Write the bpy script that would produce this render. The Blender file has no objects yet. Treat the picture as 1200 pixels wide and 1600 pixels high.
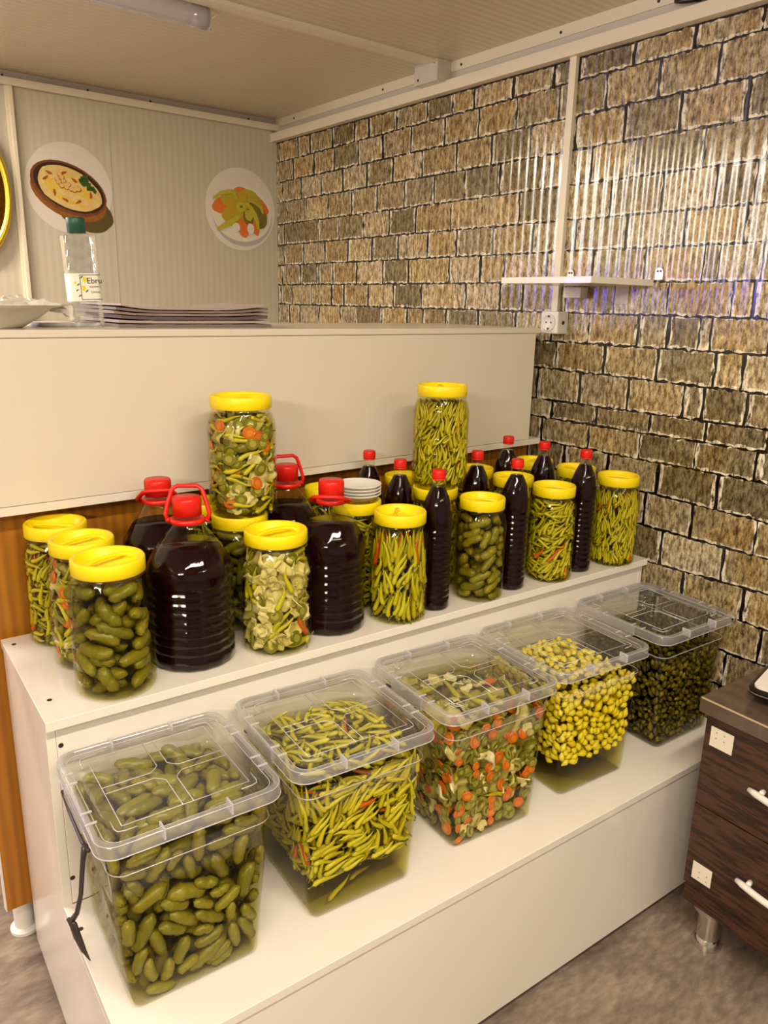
import bpy, math, random
import numpy as np
from math import sin, cos, pi, radians, sqrt
from mathutils import Vector, Matrix

random.seed(7); rng = np.random.default_rng(7)
S = 1.1                      # one survey unit in metres
H = 1.365 * S                # lens height above the floor
YAW = radians(2.4837)        # the walls stand slightly turned against the display bench
def X(v): return v * S
def Z(v): return H + v * S

# ------------------------------------------------------------------ camera
sc = bpy.context.scene
cam_d = bpy.data.cameras.new('camera'); cam = bpy.data.objects.new('camera', cam_d)
sc.collection.objects.link(cam); sc.camera = cam
F_PX, PITCH, ROLL, YB = 1201.05, radians(15.20016), radians(-1.25599), radians(35.7869)
cp, sp = cos(PITCH), sin(PITCH)
M0 = Matrix(((1, 0, 0), (0, -sp, -cp), (0, cp, -sp)))
RR = Matrix(((cos(ROLL), sin(ROLL), 0), (-sin(ROLL), cos(ROLL), 0), (0, 0, 1)))
RY = Matrix(((cos(YB), -sin(YB), 0), (sin(YB), cos(YB), 0), (0, 0, 1)))
W = RR @ M0 @ RY             # rows: right, down, forward in world axes
rot = Matrix((W[0], -W[1], -W[2])).transposed()
cam.matrix_world = Matrix.Translation((0, 0, H)) @ rot.to_4x4()
cam_d.sensor_fit = 'HORIZONTAL'; cam_d.sensor_width = 36.0
cam_d.lens = F_PX / 1200 * 36.0
cam_d.clip_start = 0.02; cam_d.clip_end = 50

# ------------------------------------------------------------------ light, exposure
sc.view_settings.view_transform = 'Standard'; sc.view_settings.look = 'None'
sc.view_settings.gamma = 1; sc.view_settings.exposure = 0.25
sc.cycles.transparent_max_bounces = 40
sc.cycles.max_bounces = 10
wd = bpy.data.worlds.new('world'); sc.world = wd; wd.use_nodes = True
wd.node_tree.nodes['Background'].inputs[0].default_value = (1, .88, .72, 1)
wd.node_tree.nodes['Background'].inputs[1].default_value = 0.32
def area(name, loc, rot_, sx, sy, power, col):
    l = bpy.data.lights.new(name, 'AREA'); l.shape = 'RECTANGLE'; l.size = sx; l.size_y = sy
    l.energy = power; l.color = col
    o = bpy.data.objects.new(name, l); sc.collection.objects.link(o)
    o.location = loc; o.rotation_euler = rot_
    return o
WARM = (1, .88, .72)
area('assumed_lamp_left', (X(-1.9), X(-.8), Z(.60)), (radians(0), radians(-52), radians(-140) + pi), .22, 1.2, 44, WARM)  # assumed key lamp out of view, placed from the stacked jar's shadow
area('fill_lamp_overhead', (X(.25), X(.0), Z(.70)), (0, 0, YAW), 1.3, .10, 38, WARM)  # added fill light above the camera, no fixture seen there
area('fill_lamp_right', (X(1.0), X(-1.3), Z(.70)), (0, 0, YAW), 1.3, .10, 20, WARM)  # unseen lamp added at the right front to brighten the floor
area('assumed_lamp_back', (X(-.5), X(2.55), Z(.70)), (0, 0, YAW), 1.3, .10, 46, WARM)  # assumed lamp out of view, added for wall reflections and the back room
def room_pt(u, v, z): return (X(u * cos(YAW) - v * sin(YAW)), X(u * sin(YAW) + v * cos(YAW)), Z(z))
area('assumed_window_light', room_pt(-1.55, 3.02, .48), (radians(-90), 0, YAW), 1.7, .46, 34, (1, .95, .86))  # assumed window light, out of view, added for the streaks on the brick
area('assumed_blue_light', room_pt(-1.5, 3.0, .13), (radians(-90), 0, YAW), 2.0, .06, 14, (.10, .08, 1))  # assumed blue light, no source in view, added for the bluish wall streaks

# ------------------------------------------------------------------ helpers
C = sc.collection
def lin(c):
    r = []
    for v in c:
        v /= 255.0
        r.append(v / 12.92 if v <= .04045 else ((v + .055) / 1.055) ** 2.4)
    return (r[0], r[1], r[2], 1)
def mesh(verts, faces, smooth=True, mats=None, name='m'):
    me = bpy.data.meshes.new(name); me.from_pydata([tuple(v) for v in verts], [], [tuple(f) for f in faces])
    if smooth:
        me.polygons.foreach_set('use_smooth', [True] * len(me.polygons))
    me.update(); return me
def clean(me):
    import bmesh
    bm = bmesh.new(); bm.from_mesh(me)
    bmesh.ops.recalc_face_normals(bm, faces=bm.faces); bm.to_mesh(me); bm.free(); return me
class MB:
    def __init__(s): s.v = []; s.f = []; s.m = []
    def add(s, vs, fs, mi=0, T=None):
        b = len(s.v)
        s.v += [tuple(T @ Vector(v)) if T is not None else tuple(v) for v in vs]
        s.f += [tuple(i + b for i in f) for f in fs]; s.m += [mi] * len(fs); return s
    def box(s, x0, x1, y0, y1, z0, z1, mi=0, T=None):
        return s.add([(x0, y0, z0), (x1, y0, z0), (x1, y1, z0), (x0, y1, z0), (x0, y0, z1), (x1, y0, z1), (x1, y1, z1), (x0, y1, z1)],
                     [(0, 3, 2, 1), (4, 5, 6, 7), (0, 1, 5, 4), (1, 2, 6, 5), (2, 3, 7, 6), (3, 0, 4, 7)], mi, T)
    def lathe(s, prof, n=32, mi=0, T=None, mod=None, cx=0, cy=0):
        vs = []; fs = []
        for k, (r, z) in enumerate(prof):
            for i in range(n):
                a = 2 * pi * i / n; rr = r * (mod(a, z) if mod else 1)
                vs.append((cx + rr * cos(a), cy + rr * sin(a), z))
        for k in range(len(prof) - 1):
            for i in range(n):
                j = (i + 1) % n; fs.append((k * n + i, k * n + j, (k + 1) * n + j, (k + 1) * n + i))
        if prof[0][0] > 1e-6: fs.append(tuple(range(n))[::-1])
        if prof[-1][0] > 1e-6: fs.append(tuple((len(prof) - 1) * n + i for i in range(n)))
        return s.add(vs, fs, mi, T)
    def tube(s, path, rad, n=8, mi=0, T=None, flat=1.0, closed=False):
        P = [Vector(p) for p in path]; m = len(P)
        if not hasattr(rad, '__len__'): rad = [rad] * m
        vs = []; fs = []; prev = None
        for k in range(m):
            if closed: t = P[(k + 1) % m] - P[k - 1]
            else: t = P[min(k + 1, m - 1)] - P[max(k - 1, 0)]
            t.normalize()
            if prev is None:
                a = Vector((0, 0, 1)) if abs(t.z) < .9 else Vector((1, 0, 0))
                nn = (a - t * a.dot(t)).normalized()
            else: nn = (prev - t * prev.dot(t)).normalized()
            prev = nn; b = t.cross(nn)
            for i in range(n):
                a = 2 * pi * i / n
                vs.append(P[k] + (nn * cos(a) + b * sin(a) * flat) * rad[k])
        for k in range(m if closed else m - 1):
            k2 = (k + 1) % m
            for i in range(n):
                j = (i + 1) % n; fs.append((k * n + i, k * n + j, k2 * n + j, k2 * n + i))
        if not closed:
            fs.append(tuple(range(n))[::-1]); fs.append(tuple((m - 1) * n + i for i in range(n)))
        return s.add(vs, fs, mi, T)
    def loft(s, rings, cap0=True, cap1=True, mi=0, T=None):
        n = len(rings[0]); vs = [p for r in rings for p in r]; fs = []
        for k in range(len(rings) - 1):
            for i in range(n):
                j = (i + 1) % n; fs.append((k * n + i, k * n + j, (k + 1) * n + j, (k + 1) * n + i))
        if cap0: fs.append(tuple(range(n))[::-1])
        if cap1: fs.append(tuple((len(rings) - 1) * n + i for i in range(n)))
        return s.add(vs, fs, mi, T)
    def me(s, mats, smooth=True, fix=True):
        me = mesh(s.v, s.f, smooth)
        for m in (mats if isinstance(mats, (list, tuple)) else [mats]): me.materials.append(m)
        me.polygons.foreach_set('material_index', s.m)
        if fix: clean(me)
        return me
def rrect(w, d, r, z, n=6, cx=0, cy=0):
    P = []
    for sx, sy, a0 in ((1, 1, 0), (-1, 1, 90), (-1, -1, 180), (1, -1, 270)):
        for k in range(n + 1):
            t = radians(a0 + 90 * k / n)
            P.append((cx + sx * (w / 2 - r) + r * cos(t), cy + sy * (d / 2 - r) + r * sin(t), z))
    return P
def link(name, me, parent=None, loc=(0, 0, 0), rotz=0, bevel=0, auto=None):
    o = bpy.data.objects.new(name, me); C.objects.link(o)
    if parent is not None: o.parent = parent
    o.location = loc; o.rotation_euler = (0, 0, rotz)
    if bevel:
        b = o.modifiers.new('bevel', 'BEVEL'); b.width = bevel; b.segments = 2; b.limit_method = 'ANGLE'; b.angle_limit = radians(40)
    if auto is not None:
        e = o.modifiers.new('split', 'EDGE_SPLIT'); e.split_angle = radians(auto)
    return o
def tag(o, label=None, cat=None, group=None, kind=None):
    if label: o['label'] = label
    if cat: o['category'] = cat
    if group: o['group'] = group
    if kind: o['kind'] = kind
    return o
def thing(name, label, cat, loc=(0, 0, 0), rotz=0, group=None):
    o = bpy.data.objects.new(name, None); C.objects.link(o); o.empty_display_size = .05
    o.location = loc; o.rotation_euler = (0, 0, rotz); return tag(o, label, cat, group)
def part(name, mb, mat, parent, bevel=0, smooth=True, auto=None, loc=(0, 0, 0), rotz=0):
    return link(name, mb.me(mat, smooth), parent, loc, rotz, bevel, auto)

# ------------------------------------------------------------------ materials
def nt(name):
    m = bpy.data.materials.new(name); m.use_nodes = True
    n = m.node_tree; return m, n, n.nodes, n.links, n.nodes['Principled BSDF']
def plain(name, col, rough=.5, metal=0, spec=.5, coat=0, noise=None, bump=0, nscale=30):
    m, t, N, L, B = nt(name)
    B.inputs['Base Color'].default_value = lin(col); B.inputs['Roughness'].default_value = rough
    B.inputs['Metallic'].default_value = metal; B.inputs['Specular IOR Level'].default_value = spec
    B.inputs['Coat Weight'].default_value = coat; B.inputs['Coat Roughness'].default_value = .05
    if noise or bump:
        tc = N.new('ShaderNodeTexCoord'); nz = N.new('ShaderNodeTexNoise'); nz.inputs['Scale'].default_value = nscale
        nz.inputs['Detail'].default_value = 4; L.new(tc.outputs['Object'], nz.inputs['Vector'])
        if noise:
            mx = N.new('ShaderNodeMixRGB'); L.new(nz.outputs['Fac'], mx.inputs[0])
            mx.inputs[1].default_value = lin(col); mx.inputs[2].default_value = lin(noise)
            L.new(mx.outputs[0], B.inputs['Base Color'])
        if bump:
            b = N.new('ShaderNodeBump'); b.inputs['Strength'].default_value = bump; b.inputs['Distance'].default_value = .002
            L.new(nz.outputs['Fac'], b.inputs['Height']); L.new(b.outputs[0], B.inputs['Normal'])
    return m
def ramp(N, stops):
    r = N.new('ShaderNodeValToRGB'); e = r.color_ramp.elements
    while len(e) < len(stops): e.new(.5)
    for k, (p, c) in enumerate(stops): e[k].position = p; e[k].color = lin(c)
    return r
def food(name, cols, rough=.35, bump=.25, nscale=90, mottled=.35):
    """vegetable skin: every piece takes its own tone, with fine mottling"""
    m, t, N, L, B = nt(name)
    oi = N.new('ShaderNodeObjectInfo'); tc = N.new('ShaderNodeTexCoord')
    nz = N.new('ShaderNodeTexNoise'); nz.inputs['Scale'].default_value = nscale; nz.inputs['Detail'].default_value = 3
    L.new(tc.outputs['Object'], nz.inputs['Vector'])
    at = N.new('ShaderNodeAttribute'); at.attribute_name = 'tone'
    ad = N.new('ShaderNodeMath'); ad.operation = 'ADD'
    L.new(oi.outputs['Random'], ad.inputs[0]); L.new(at.outputs['Fac'], ad.inputs[1])
    fr = N.new('ShaderNodeMath'); fr.operation = 'FRACT'; L.new(ad.outputs[0], fr.inputs[0])
    mm = N.new('ShaderNodeMath'); mm.operation = 'MULTIPLY_ADD'; mm.inputs[1].default_value = 1 - mottled; mm.inputs[2].default_value = -mottled * .25
    L.new(fr.outputs[0], mm.inputs[0])
    m2 = N.new('ShaderNodeMath'); m2.operation = 'MULTIPLY_ADD'; m2.inputs[1].default_value = mottled * 1.5
    L.new(nz.outputs['Fac'], m2.inputs[0]); L.new(mm.outputs[0], m2.inputs[2])
    n = len(cols); r = ramp(N, [(k / max(1, n - 1), c) for k, c in enumerate(cols)])
    L.new(m2.outputs[0], r.inputs[0]); L.new(r.outputs[0], B.inputs['Base Color'])
    B.inputs['Roughness'].default_value = rough
    b = N.new('ShaderNodeBump'); b.inputs['Strength'].default_value = bump; b.inputs['Distance'].default_value = .001
    L.new(nz.outputs['Fac'], b.inputs['Height']); L.new(b.outputs[0], B.inputs['Normal'])
    return m
def clear(name, tint=(250, 250, 245), refl=.05, rough=.04, white=0.0, edge=.55, bump=0):
    """thin clear plastic or glass: see-through, mirror-like towards grazing angles"""
    m, t, N, L, B = nt(name); N.remove(B)
    out = N['Material Output']
    tr = N.new('ShaderNodeBsdfTransparent'); tr.inputs[0].default_value = lin(tint)
    gl = N.new('ShaderNodeBsdfGlossy'); gl.inputs['Roughness'].default_value = rough
    gl.inputs['Color'].default_value = (1, 1, 1, 1)
    lw = N.new('ShaderNodeLayerWeight'); lw.inputs['Blend'].default_value = .5
    pw = N.new('ShaderNodeMath'); pw.operation = 'POWER'; pw.inputs[1].default_value = 4
    L.new(lw.outputs['Facing'], pw.inputs[0])
    ma = N.new('ShaderNodeMath'); ma.operation = 'MULTIPLY_ADD'; ma.inputs[1].default_value = edge; ma.inputs[2].default_value = refl
    L.new(pw.outputs[0], ma.inputs[0])
    mx = N.new('ShaderNodeMixShader'); L.new(ma.outputs[0], mx.inputs[0])
    if white:
        df = N.new('ShaderNodeBsdfDiffuse'); df.inputs[0].default_value = lin((235, 235, 240))
        ts = N.new('ShaderNodeBsdfTranslucent'); ts.inputs[0].default_value = lin((235, 235, 240))
        a = N.new('ShaderNodeAddShader'); m1 = N.new('ShaderNodeMixShader'); m1.inputs[0].default_value = .4
        L.new(df.outputs[0], m1.inputs[1]); L.new(ts.outputs[0], m1.inputs[2])
        m2 = N.new('ShaderNodeMixShader'); m2.inputs[0].default_value = white
        L.new(tr.outputs[0], m2.inputs[1]); L.new(m1.outputs[0], m2.inputs[2]); L.new(m2.outputs[0], mx.inputs[1])
        N.remove(a)
    else: L.new(tr.outputs[0], mx.inputs[1])
    L.new(gl.outputs[0], mx.inputs[2]); L.new(mx.outputs[0], out.inputs['Surface'])
    return m
def brine(name, col, dens):
    m, t, N, L, B = nt(name); N.remove(B); out = N['Material Output']
    tr = N.new('ShaderNodeBsdfTransparent'); tr.inputs[0].default_value = (1, 1, 1, 1)
    L.new(tr.outputs[0], out.inputs['Surface'])
    va = N.new('ShaderNodeVolumeAbsorption'); va.inputs['Color'].default_value = (*col, 1); va.inputs['Density'].default_value = dens
    L.new(va.outputs[0], out.inputs['Volume']); return m
def wood(name, c1, c2, scale=(1, 1, 1), rough=.35, wave=6.0, dist=4, coat=0):
    m, t, N, L, B = nt(name)
    tc = N.new('ShaderNodeTexCoord'); mp = N.new('ShaderNodeMapping'); mp.inputs['Scale'].default_value = scale
    L.new(tc.outputs['Object'], mp.inputs[0])
    wv = N.new('ShaderNodeTexWave'); wv.inputs['Scale'].default_value = wave; wv.inputs['Distortion'].default_value = dist
    wv.inputs['Detail'].default_value = 3; wv.inputs['Detail Scale'].default_value = 1.5
    nz = N.new('ShaderNodeTexNoise'); nz.inputs['Scale'].default_value = 14; nz.inputs['Detail'].default_value = 6
    L.new(mp.outputs[0], wv.inputs[0]); L.new(mp.outputs[0], nz.inputs[0])
    mm = N.new('ShaderNodeMixRGB'); mm.inputs[0].default_value = .5
    L.new(wv.outputs['Color'], mm.inputs[1]); L.new(nz.outputs['Color'], mm.inputs[2])
    r = ramp(N, [(.2, c1), (.75, c2)]); L.new(mm.outputs[0], r.inputs[0]); L.new(r.outputs[0], B.inputs['Base Color'])
    B.inputs['Roughness'].default_value = rough; B.inputs['Coat Weight'].default_value = coat
    return m
def panel_mat(name, col, col2, axis, period=.03, rough=.3, dist=.0012, strength=.5, stripe=.35):
    """pale sandwich panel with shallow parallel ribs; axis = object axis across the ribs"""
    m, t, N, L, B = nt(name)
    tc = N.new('ShaderNodeTexCoord'); sx = N.new('ShaderNodeSeparateXYZ'); L.new(tc.outputs['Object'], sx.inputs[0])
    mu = N.new('ShaderNodeMath'); mu.operation = 'MULTIPLY'; mu.inputs[1].default_value = 2 * pi / period
    L.new(sx.outputs[axis], mu.inputs[0]); si = N.new('ShaderNodeMath'); si.operation = 'SINE'; L.new(mu.outputs[0], si.inputs[0])
    nz = N.new('ShaderNodeTexNoise'); nz.inputs['Scale'].default_value = 1.3; L.new(tc.outputs['Object'], nz.inputs[0])
    mr = N.new('ShaderNodeMapRange'); mr.inputs[1].default_value = -1; mr.inputs[4].default_value = stripe
    L.new(si.outputs[0], mr.inputs[0])
    mx = N.new('ShaderNodeMixRGB'); mx.inputs[1].default_value = lin(col); mx.inputs[2].default_value = lin(col2)
    L.new(mr.outputs[0], mx.inputs[0]); L.new(mx.outputs[0], B.inputs['Base Color'])
    b = N.new('ShaderNodeBump'); b.inputs['Strength'].default_value = strength; b.inputs['Distance'].default_value = dist
    L.new(si.outputs[0], b.inputs['Height']); L.new(b.outputs[0], B.inputs['Normal'])
    B.inputs['Roughness'].default_value = rough
    return m
M = {}
M['white'] = plain('white laminate', (236, 228, 216), .22, coat=.25)
M['white_edge'] = plain('white edge band', (232, 224, 210), .4)
M['counter_white'] = plain('counter laminate', (226, 216, 198), .28, coat=.15)
M['trim'] = plain('trim paint', (232, 222, 200), .35)
M['trim_grey'] = plain('trim sheet metal', (205, 198, 184), .35)
M['yellow'] = plain('yellow plastic', (252, 226, 8), .38)
M['red'] = plain('red plastic', (226, 30, 18), .35)
M['plastic_white'] = plain('white plastic', (236, 232, 224), .4)
M['black'] = plain('black plastic', (22, 20, 20), .3)
M['bronze'] = plain('dark bail plastic', (58, 48, 46), .3)
M['hole'] = plain('dark screw', (60, 52, 45), .4, metal=.5)
M['chrome'] = plain('chrome', (220, 215, 205), .12, metal=1)
M['satin'] = plain('satin steel', (190, 182, 168), .35, metal=.85)
M['pet'] = clear('clear jar plastic', (250, 250, 240), .022, .04, edge=.5)
M['tub'] = clear('clear tub plastic', (248, 247, 240), .018, .05, edge=.4)
M['lid'] = clear('clear lid plastic', (248, 248, 244), .05, .07, white=.06, edge=.35)
M['lid_rim'] = clear('frosted lid rim', (245, 245, 245), .07, .10, white=.30, edge=.5)
M['lid_line'] = clear('lid embossed and glint line', (245, 245, 240), .12, .15, white=.8, edge=.3)
M['glass'] = clear('cologne glass', (246, 248, 250), .16, .03, edge=.7)
M['juice'] = plain('dark red juice', (24, 3, 7), .08, spec=.15)
M['juice_red'] = plain('dark red juice lighter', (60, 8, 10), .12, spec=.5, coat=.3)
M['brine_gherkin'] = brine('gherkin brine', (.72, .68, .02), 30)
M['brine_pepper'] = brine('pepper brine', (.78, .745, .05), 34)
M['brine_mixed'] = brine('mixed brine', (.70, .66, .08), 20)
M['brine_garlic'] = brine('garlic brine', (.80, .765, .08), 34)
M['brine_dark'] = brine('dark brine', (.55, .52, .05), 30)
M['gherkin'] = food('gherkin skin', [(98, 96, 12), (128, 120, 20), (152, 142, 36)], .35, 1.0, 150, .5)
M['pepper'] = food('pepper skin', [(166, 156, 10), (196, 186, 20), (214, 204, 54)], .3, .2, 60)
M['pepper_red'] = food('ripe pepper skin', [(206, 92, 14), (214, 118, 22), (190, 52, 20)], .3, .2, 60)
M['garlic'] = food('pickled clove skin', [(222, 200, 24), (238, 220, 48), (242, 228, 100)], .3, .2, 60)
M['dark_bean'] = food('dark olive skin', [(48, 40, 8), (92, 84, 12), (150, 132, 22)], .15, .3, 60)
M['carrot'] = food('carrot slice', [(206, 92, 12), (222, 120, 20)], .35, .2, 60)
M['carrot_core'] = food('carrot core', [(222, 124, 34), (232, 146, 50)], .35, .2, 60)
M['cabbage'] = food('cabbage leaf', [(206, 192, 110), (226, 216, 166), (178, 162, 62)], .4, .6, 40)
M['tomato'] = food('green tomato', [(96, 96, 14), (140, 134, 30)], .3, .2, 50)
M['tomato_in'] = food('green tomato flesh', [(150, 146, 46), (178, 170, 84)], .35, .4, 90)
M['stem'] = plain('stem', (120, 118, 40), .5)
M['honey'] = wood('honey wood laminate', (156, 98, 20), (182, 118, 30), (9, 9, .6), .4, 1.5, 3)
M['wenge'] = wood('wenge drawer laminate', (34, 20, 13), (78, 48, 32), (1, 2.4, 22), .4, 2.6, 9)
M['cab_top'] = wood('brown worktop laminate', (84, 68, 56), (98, 80, 66), (3, 12, 3), .22, 2, 3, coat=.3)
M['ceiling'] = panel_mat('ceiling panel', (216, 204, 182), (204, 190, 164), 1, .030, .3, stripe=.7, strength=.35)
M['wallp'] = panel_mat('wall panel', (206, 198, 180), (200, 190, 168), 0, .029, .4, stripe=.6, strength=.12)
M['plainwall'] = plain('plain wall', (205, 195, 175), .5)

# ------------------------------------------------------------------ room shell (walls share the yawed frame)
ROOM = (0, 0, H)
def rbox(name, u0, u1, v0, v1, z0, z1, mat, kind='structure', bevel=0):
    mb = MB(); mb.box(X(u0), X(u1), X(v0), X(v1), X(z0), X(z1))
    o = link(name, mb.me(mat, False), None, ROOM, YAW, bevel)
    if kind: o['kind'] = kind
    return o
UL, UR, VB, VF, ZC, ZF = -2.6, 1.79, 3.051, -2.6, .724, -1.365
def floor_mat():
    m, t, N, L, B = nt('grey stone vinyl floor')
    tc = N.new('ShaderNodeTexCoord'); mp = N.new('ShaderNodeMapping'); mp.inputs['Rotation'].default_value = (0, 0, .5)
    mp.inputs['Scale'].default_value = (1, 2.2, 1); L.new(tc.outputs['Object'], mp.inputs[0])
    n1 = N.new('ShaderNodeTexNoise'); n1.inputs['Scale'].default_value = 4.5; n1.inputs['Detail'].default_value = 9; n1.inputs['Roughness'].default_value = .65
    n1.inputs['Distortion'].default_value = .6
    n2 = N.new('ShaderNodeTexNoise'); n2.inputs['Scale'].default_value = 30; n2.inputs['Detail'].default_value = 6
    L.new(mp.outputs[0], n1.inputs[0]); L.new(mp.outputs[0], n2.inputs[0])
    mx = N.new('ShaderNodeMixRGB'); mx.inputs[0].default_value = .35; L.new(n1.outputs[0], mx.inputs[1]); L.new(n2.outputs[0], mx.inputs[2])
    r = ramp(N, [(.3, (84, 70, 62)), (.5, (128, 112, 98)), (.68, (168, 150, 130))]); L.new(mx.outputs[0], r.inputs[0])
    L.new(r.outputs[0], B.inputs['Base Color']); B.inputs['Roughness'].default_value = .38
    b = N.new('ShaderNodeBump'); b.inputs['Strength'].default_value = .2; b.inputs['Distance'].default_value = .001
    L.new(n2.outputs[0], b.inputs['Height']); L.new(b.outputs[0], B.inputs['Normal'])
    return m
rbox('floor', UL, UR + .1, VF, VB + .1, ZF - .05, ZF, floor_mat())
rbox('ceiling', UL, UR + .1, VF, VB + .1, ZC, ZC + .05, M['ceiling'])
rbox('wall_back', UL, UR + .1, VB, VB + .05, ZF, ZC, M['wallp'])
rbox('wall_left', UL - .05, UL, VF, VB, ZF, ZC, M['plainwall'])

mbw = MB()
for (a, b, c, d) in ((-2.43, -2.38, .22, .70), (-.72, -.67, .22, .70), (-2.43, -.67, .70, .722), (-2.43, -.67, .20, .24), (-1.57, -1.53, .24, .70)): mbw.box(X(a), X(b), X(VB - .045), X(VB - .0005), X(c), X(d))
o = link('assumed_window_1', mbw.me(M['trim'], False), None, ROOM, YAW); o['kind'] = 'structure'  # assumed window frame out of view, added around the light for the streaks
# brick mural on ribbed panel
BR = [[[0.601,-0.0132],[3.024,2.878,2.787,2.631,2.491,2.402,2.243,2.088,1.966,1.87,1.709,1.559,1.475,1.305,1.142]],[[0.508,-0.0084],[2.913,2.76,2.618,2.465,2.317,2.164,1.999,1.844,1.692,1.535,1.382,1.226,1.076]],[[0.419,-0.0053],[3.002,2.855,2.71,2.562,2.409,2.257,2.104,1.938,1.784,1.632,1.472,1.315,1.161,0.995]],[[0.331,-0.0052],[2.967,2.818,2.66,2.507,2.345,2.194,2.036,1.897,1.743,1.577,1.41,1.291,1.087]],[[0.236,-0.0011],[2.99,2.728,2.585,2.428,2.275,2.125,1.953,1.659,1.493,1.339,1.184,1.045,0.947]],[[0.154,-0.0013],[2.839,2.682,2.525,2.371,2.218,2.064,1.92,1.758,1.599,1.444,1.278,1.114,0.963]],[[0.068,0.0006],[3.01,2.865,2.724,2.628,2.465,2.307,2.158,1.951,1.804,1.703,1.541,1.375,1.213,1.054,1.014,0.91]],[[-0.015,0.0013],[3.023,2.933,2.782,2.636,2.548,2.39,2.241,2.085,1.867,1.714,1.623,1.461,1.298,1.139,0.97,0.919]],[[-0.095,0.0002],[2.955,2.872,2.724,2.573,2.47,2.309,2.158,2.075,1.957,1.804,1.645,1.502,1.372,1.215,1.125,1.041,1.011]],[[-0.194,0.0145],[1.481,1.311,1.147,0.99,0.92]],[[-0.261,-0.0013],[1.543,1.384,1.225,1.063,1.008,0.9]],[[-0.31,-0.0047],[1.479,1.318,1.15,0.992,0.838]],[[-0.387,0.0004],[1.51,1.342,1.173,1.012,0.857]],[[-0.498,0.0238],[1.419,1.267,1.109,0.942]],[[-0.573,0.0095],[0.998,0.833]],[[-0.628,-0.0275],[1.074,0.903]],[[-0.738,0.0],[1.002,0.838]],[[-0.83,0.0],[0.783]],[[-0.924,0.0],[0.861]]]
def brick_mat(kind):
    m, t, N, L, B = nt('printed brick ' + kind)
    tc = N.new('ShaderNodeTexCoord'); mp = N.new('ShaderNodeMapping'); mp.inputs['Scale'].default_value = (1, 2.6, 1)
    L.new(tc.outputs['Object'], mp.inputs[0])
    n1 = N.new('ShaderNodeTexNoise'); n1.inputs['Scale'].default_value = 34; n1.inputs['Detail'].default_value = 8; n1.inputs['Roughness'].default_value = .7
    n2 = N.new('ShaderNodeTexNoise'); n2.inputs['Scale'].default_value = 9; n2.inputs['Detail'].default_value = 4
    L.new(mp.outputs[0], n1.inputs[0]); L.new(tc.outputs['Object'], n2.inputs[0])
    if kind == 'face':
        at = N.new('ShaderNodeAttribute'); at.attribute_name = 'Col'
        r = ramp(N, [(.36, (34, 24, 12)), (.44, (128, 114, 88)), (.52, (206, 196, 172)), (.62, (255, 255, 252))])
        L.new(n1.outputs[0], r.inputs[0])
        n1.inputs['Roughness'].default_value = .82
        mx = N.new('ShaderNodeMixRGB'); mx.blend_type = 'MULTIPLY'; mx.inputs[0].default_value = .95
        L.new(at.outputs['Color'], mx.inputs[1]); L.new(r.outputs[0], mx.inputs[2])
        r2 = ramp(N, [(.36, (224, 206, 166)), (.48, (250, 244, 226)), (.64, (214, 212, 210))]); L.new(n2.outputs[0], r2.inputs[0])
        m2 = N.new('ShaderNodeMixRGB'); m2.blend_type = 'MULTIPLY'; m2.inputs[0].default_value = .8
        L.new(mx.outputs[0], m2.inputs[1]); L.new(r2.outputs[0], m2.inputs[2]); col = m2.outputs[0]
    elif kind == 'cream':
        r = ramp(N, [(.40, (70, 58, 40)), (.5, (214, 202, 176)), (.6, (244, 236, 216))]); L.new(n1.outputs[0], r.inputs[0]); col = r.outputs[0]
    else:
        r = ramp(N, [(.50, (10, 8, 7)), (.66, (40, 32, 24)), (.74, (200, 190, 165))]); L.new(n1.outputs[0], r.inputs[0]); col = r.outputs[0]
    L.new(col, B.inputs['Base Color'])
    sx = N.new('ShaderNodeSeparateXYZ'); L.new(tc.outputs['Object'], sx.inputs[0])
    mu = N.new('ShaderNodeMath'); mu.operation = 'MULTIPLY'; mu.inputs[1].default_value = 2 * pi / .034
    L.new(sx.outputs[1], mu.inputs[0]); si = N.new('ShaderNodeMath'); si.operation = 'SINE'; L.new(mu.outputs[0], si.inputs[0])
    b = N.new('ShaderNodeBump'); b.inputs['Strength'].default_value = .45; b.inputs['Distance'].default_value = .0016
    L.new(si.outputs[0], b.inputs['Height']); L.new(b.outputs[0], B.inputs['Normal'])
    B.inputs['Roughness'].default_value = .16; B.inputs['Specular IOR Level'].default_value = .7
    return m
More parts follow.
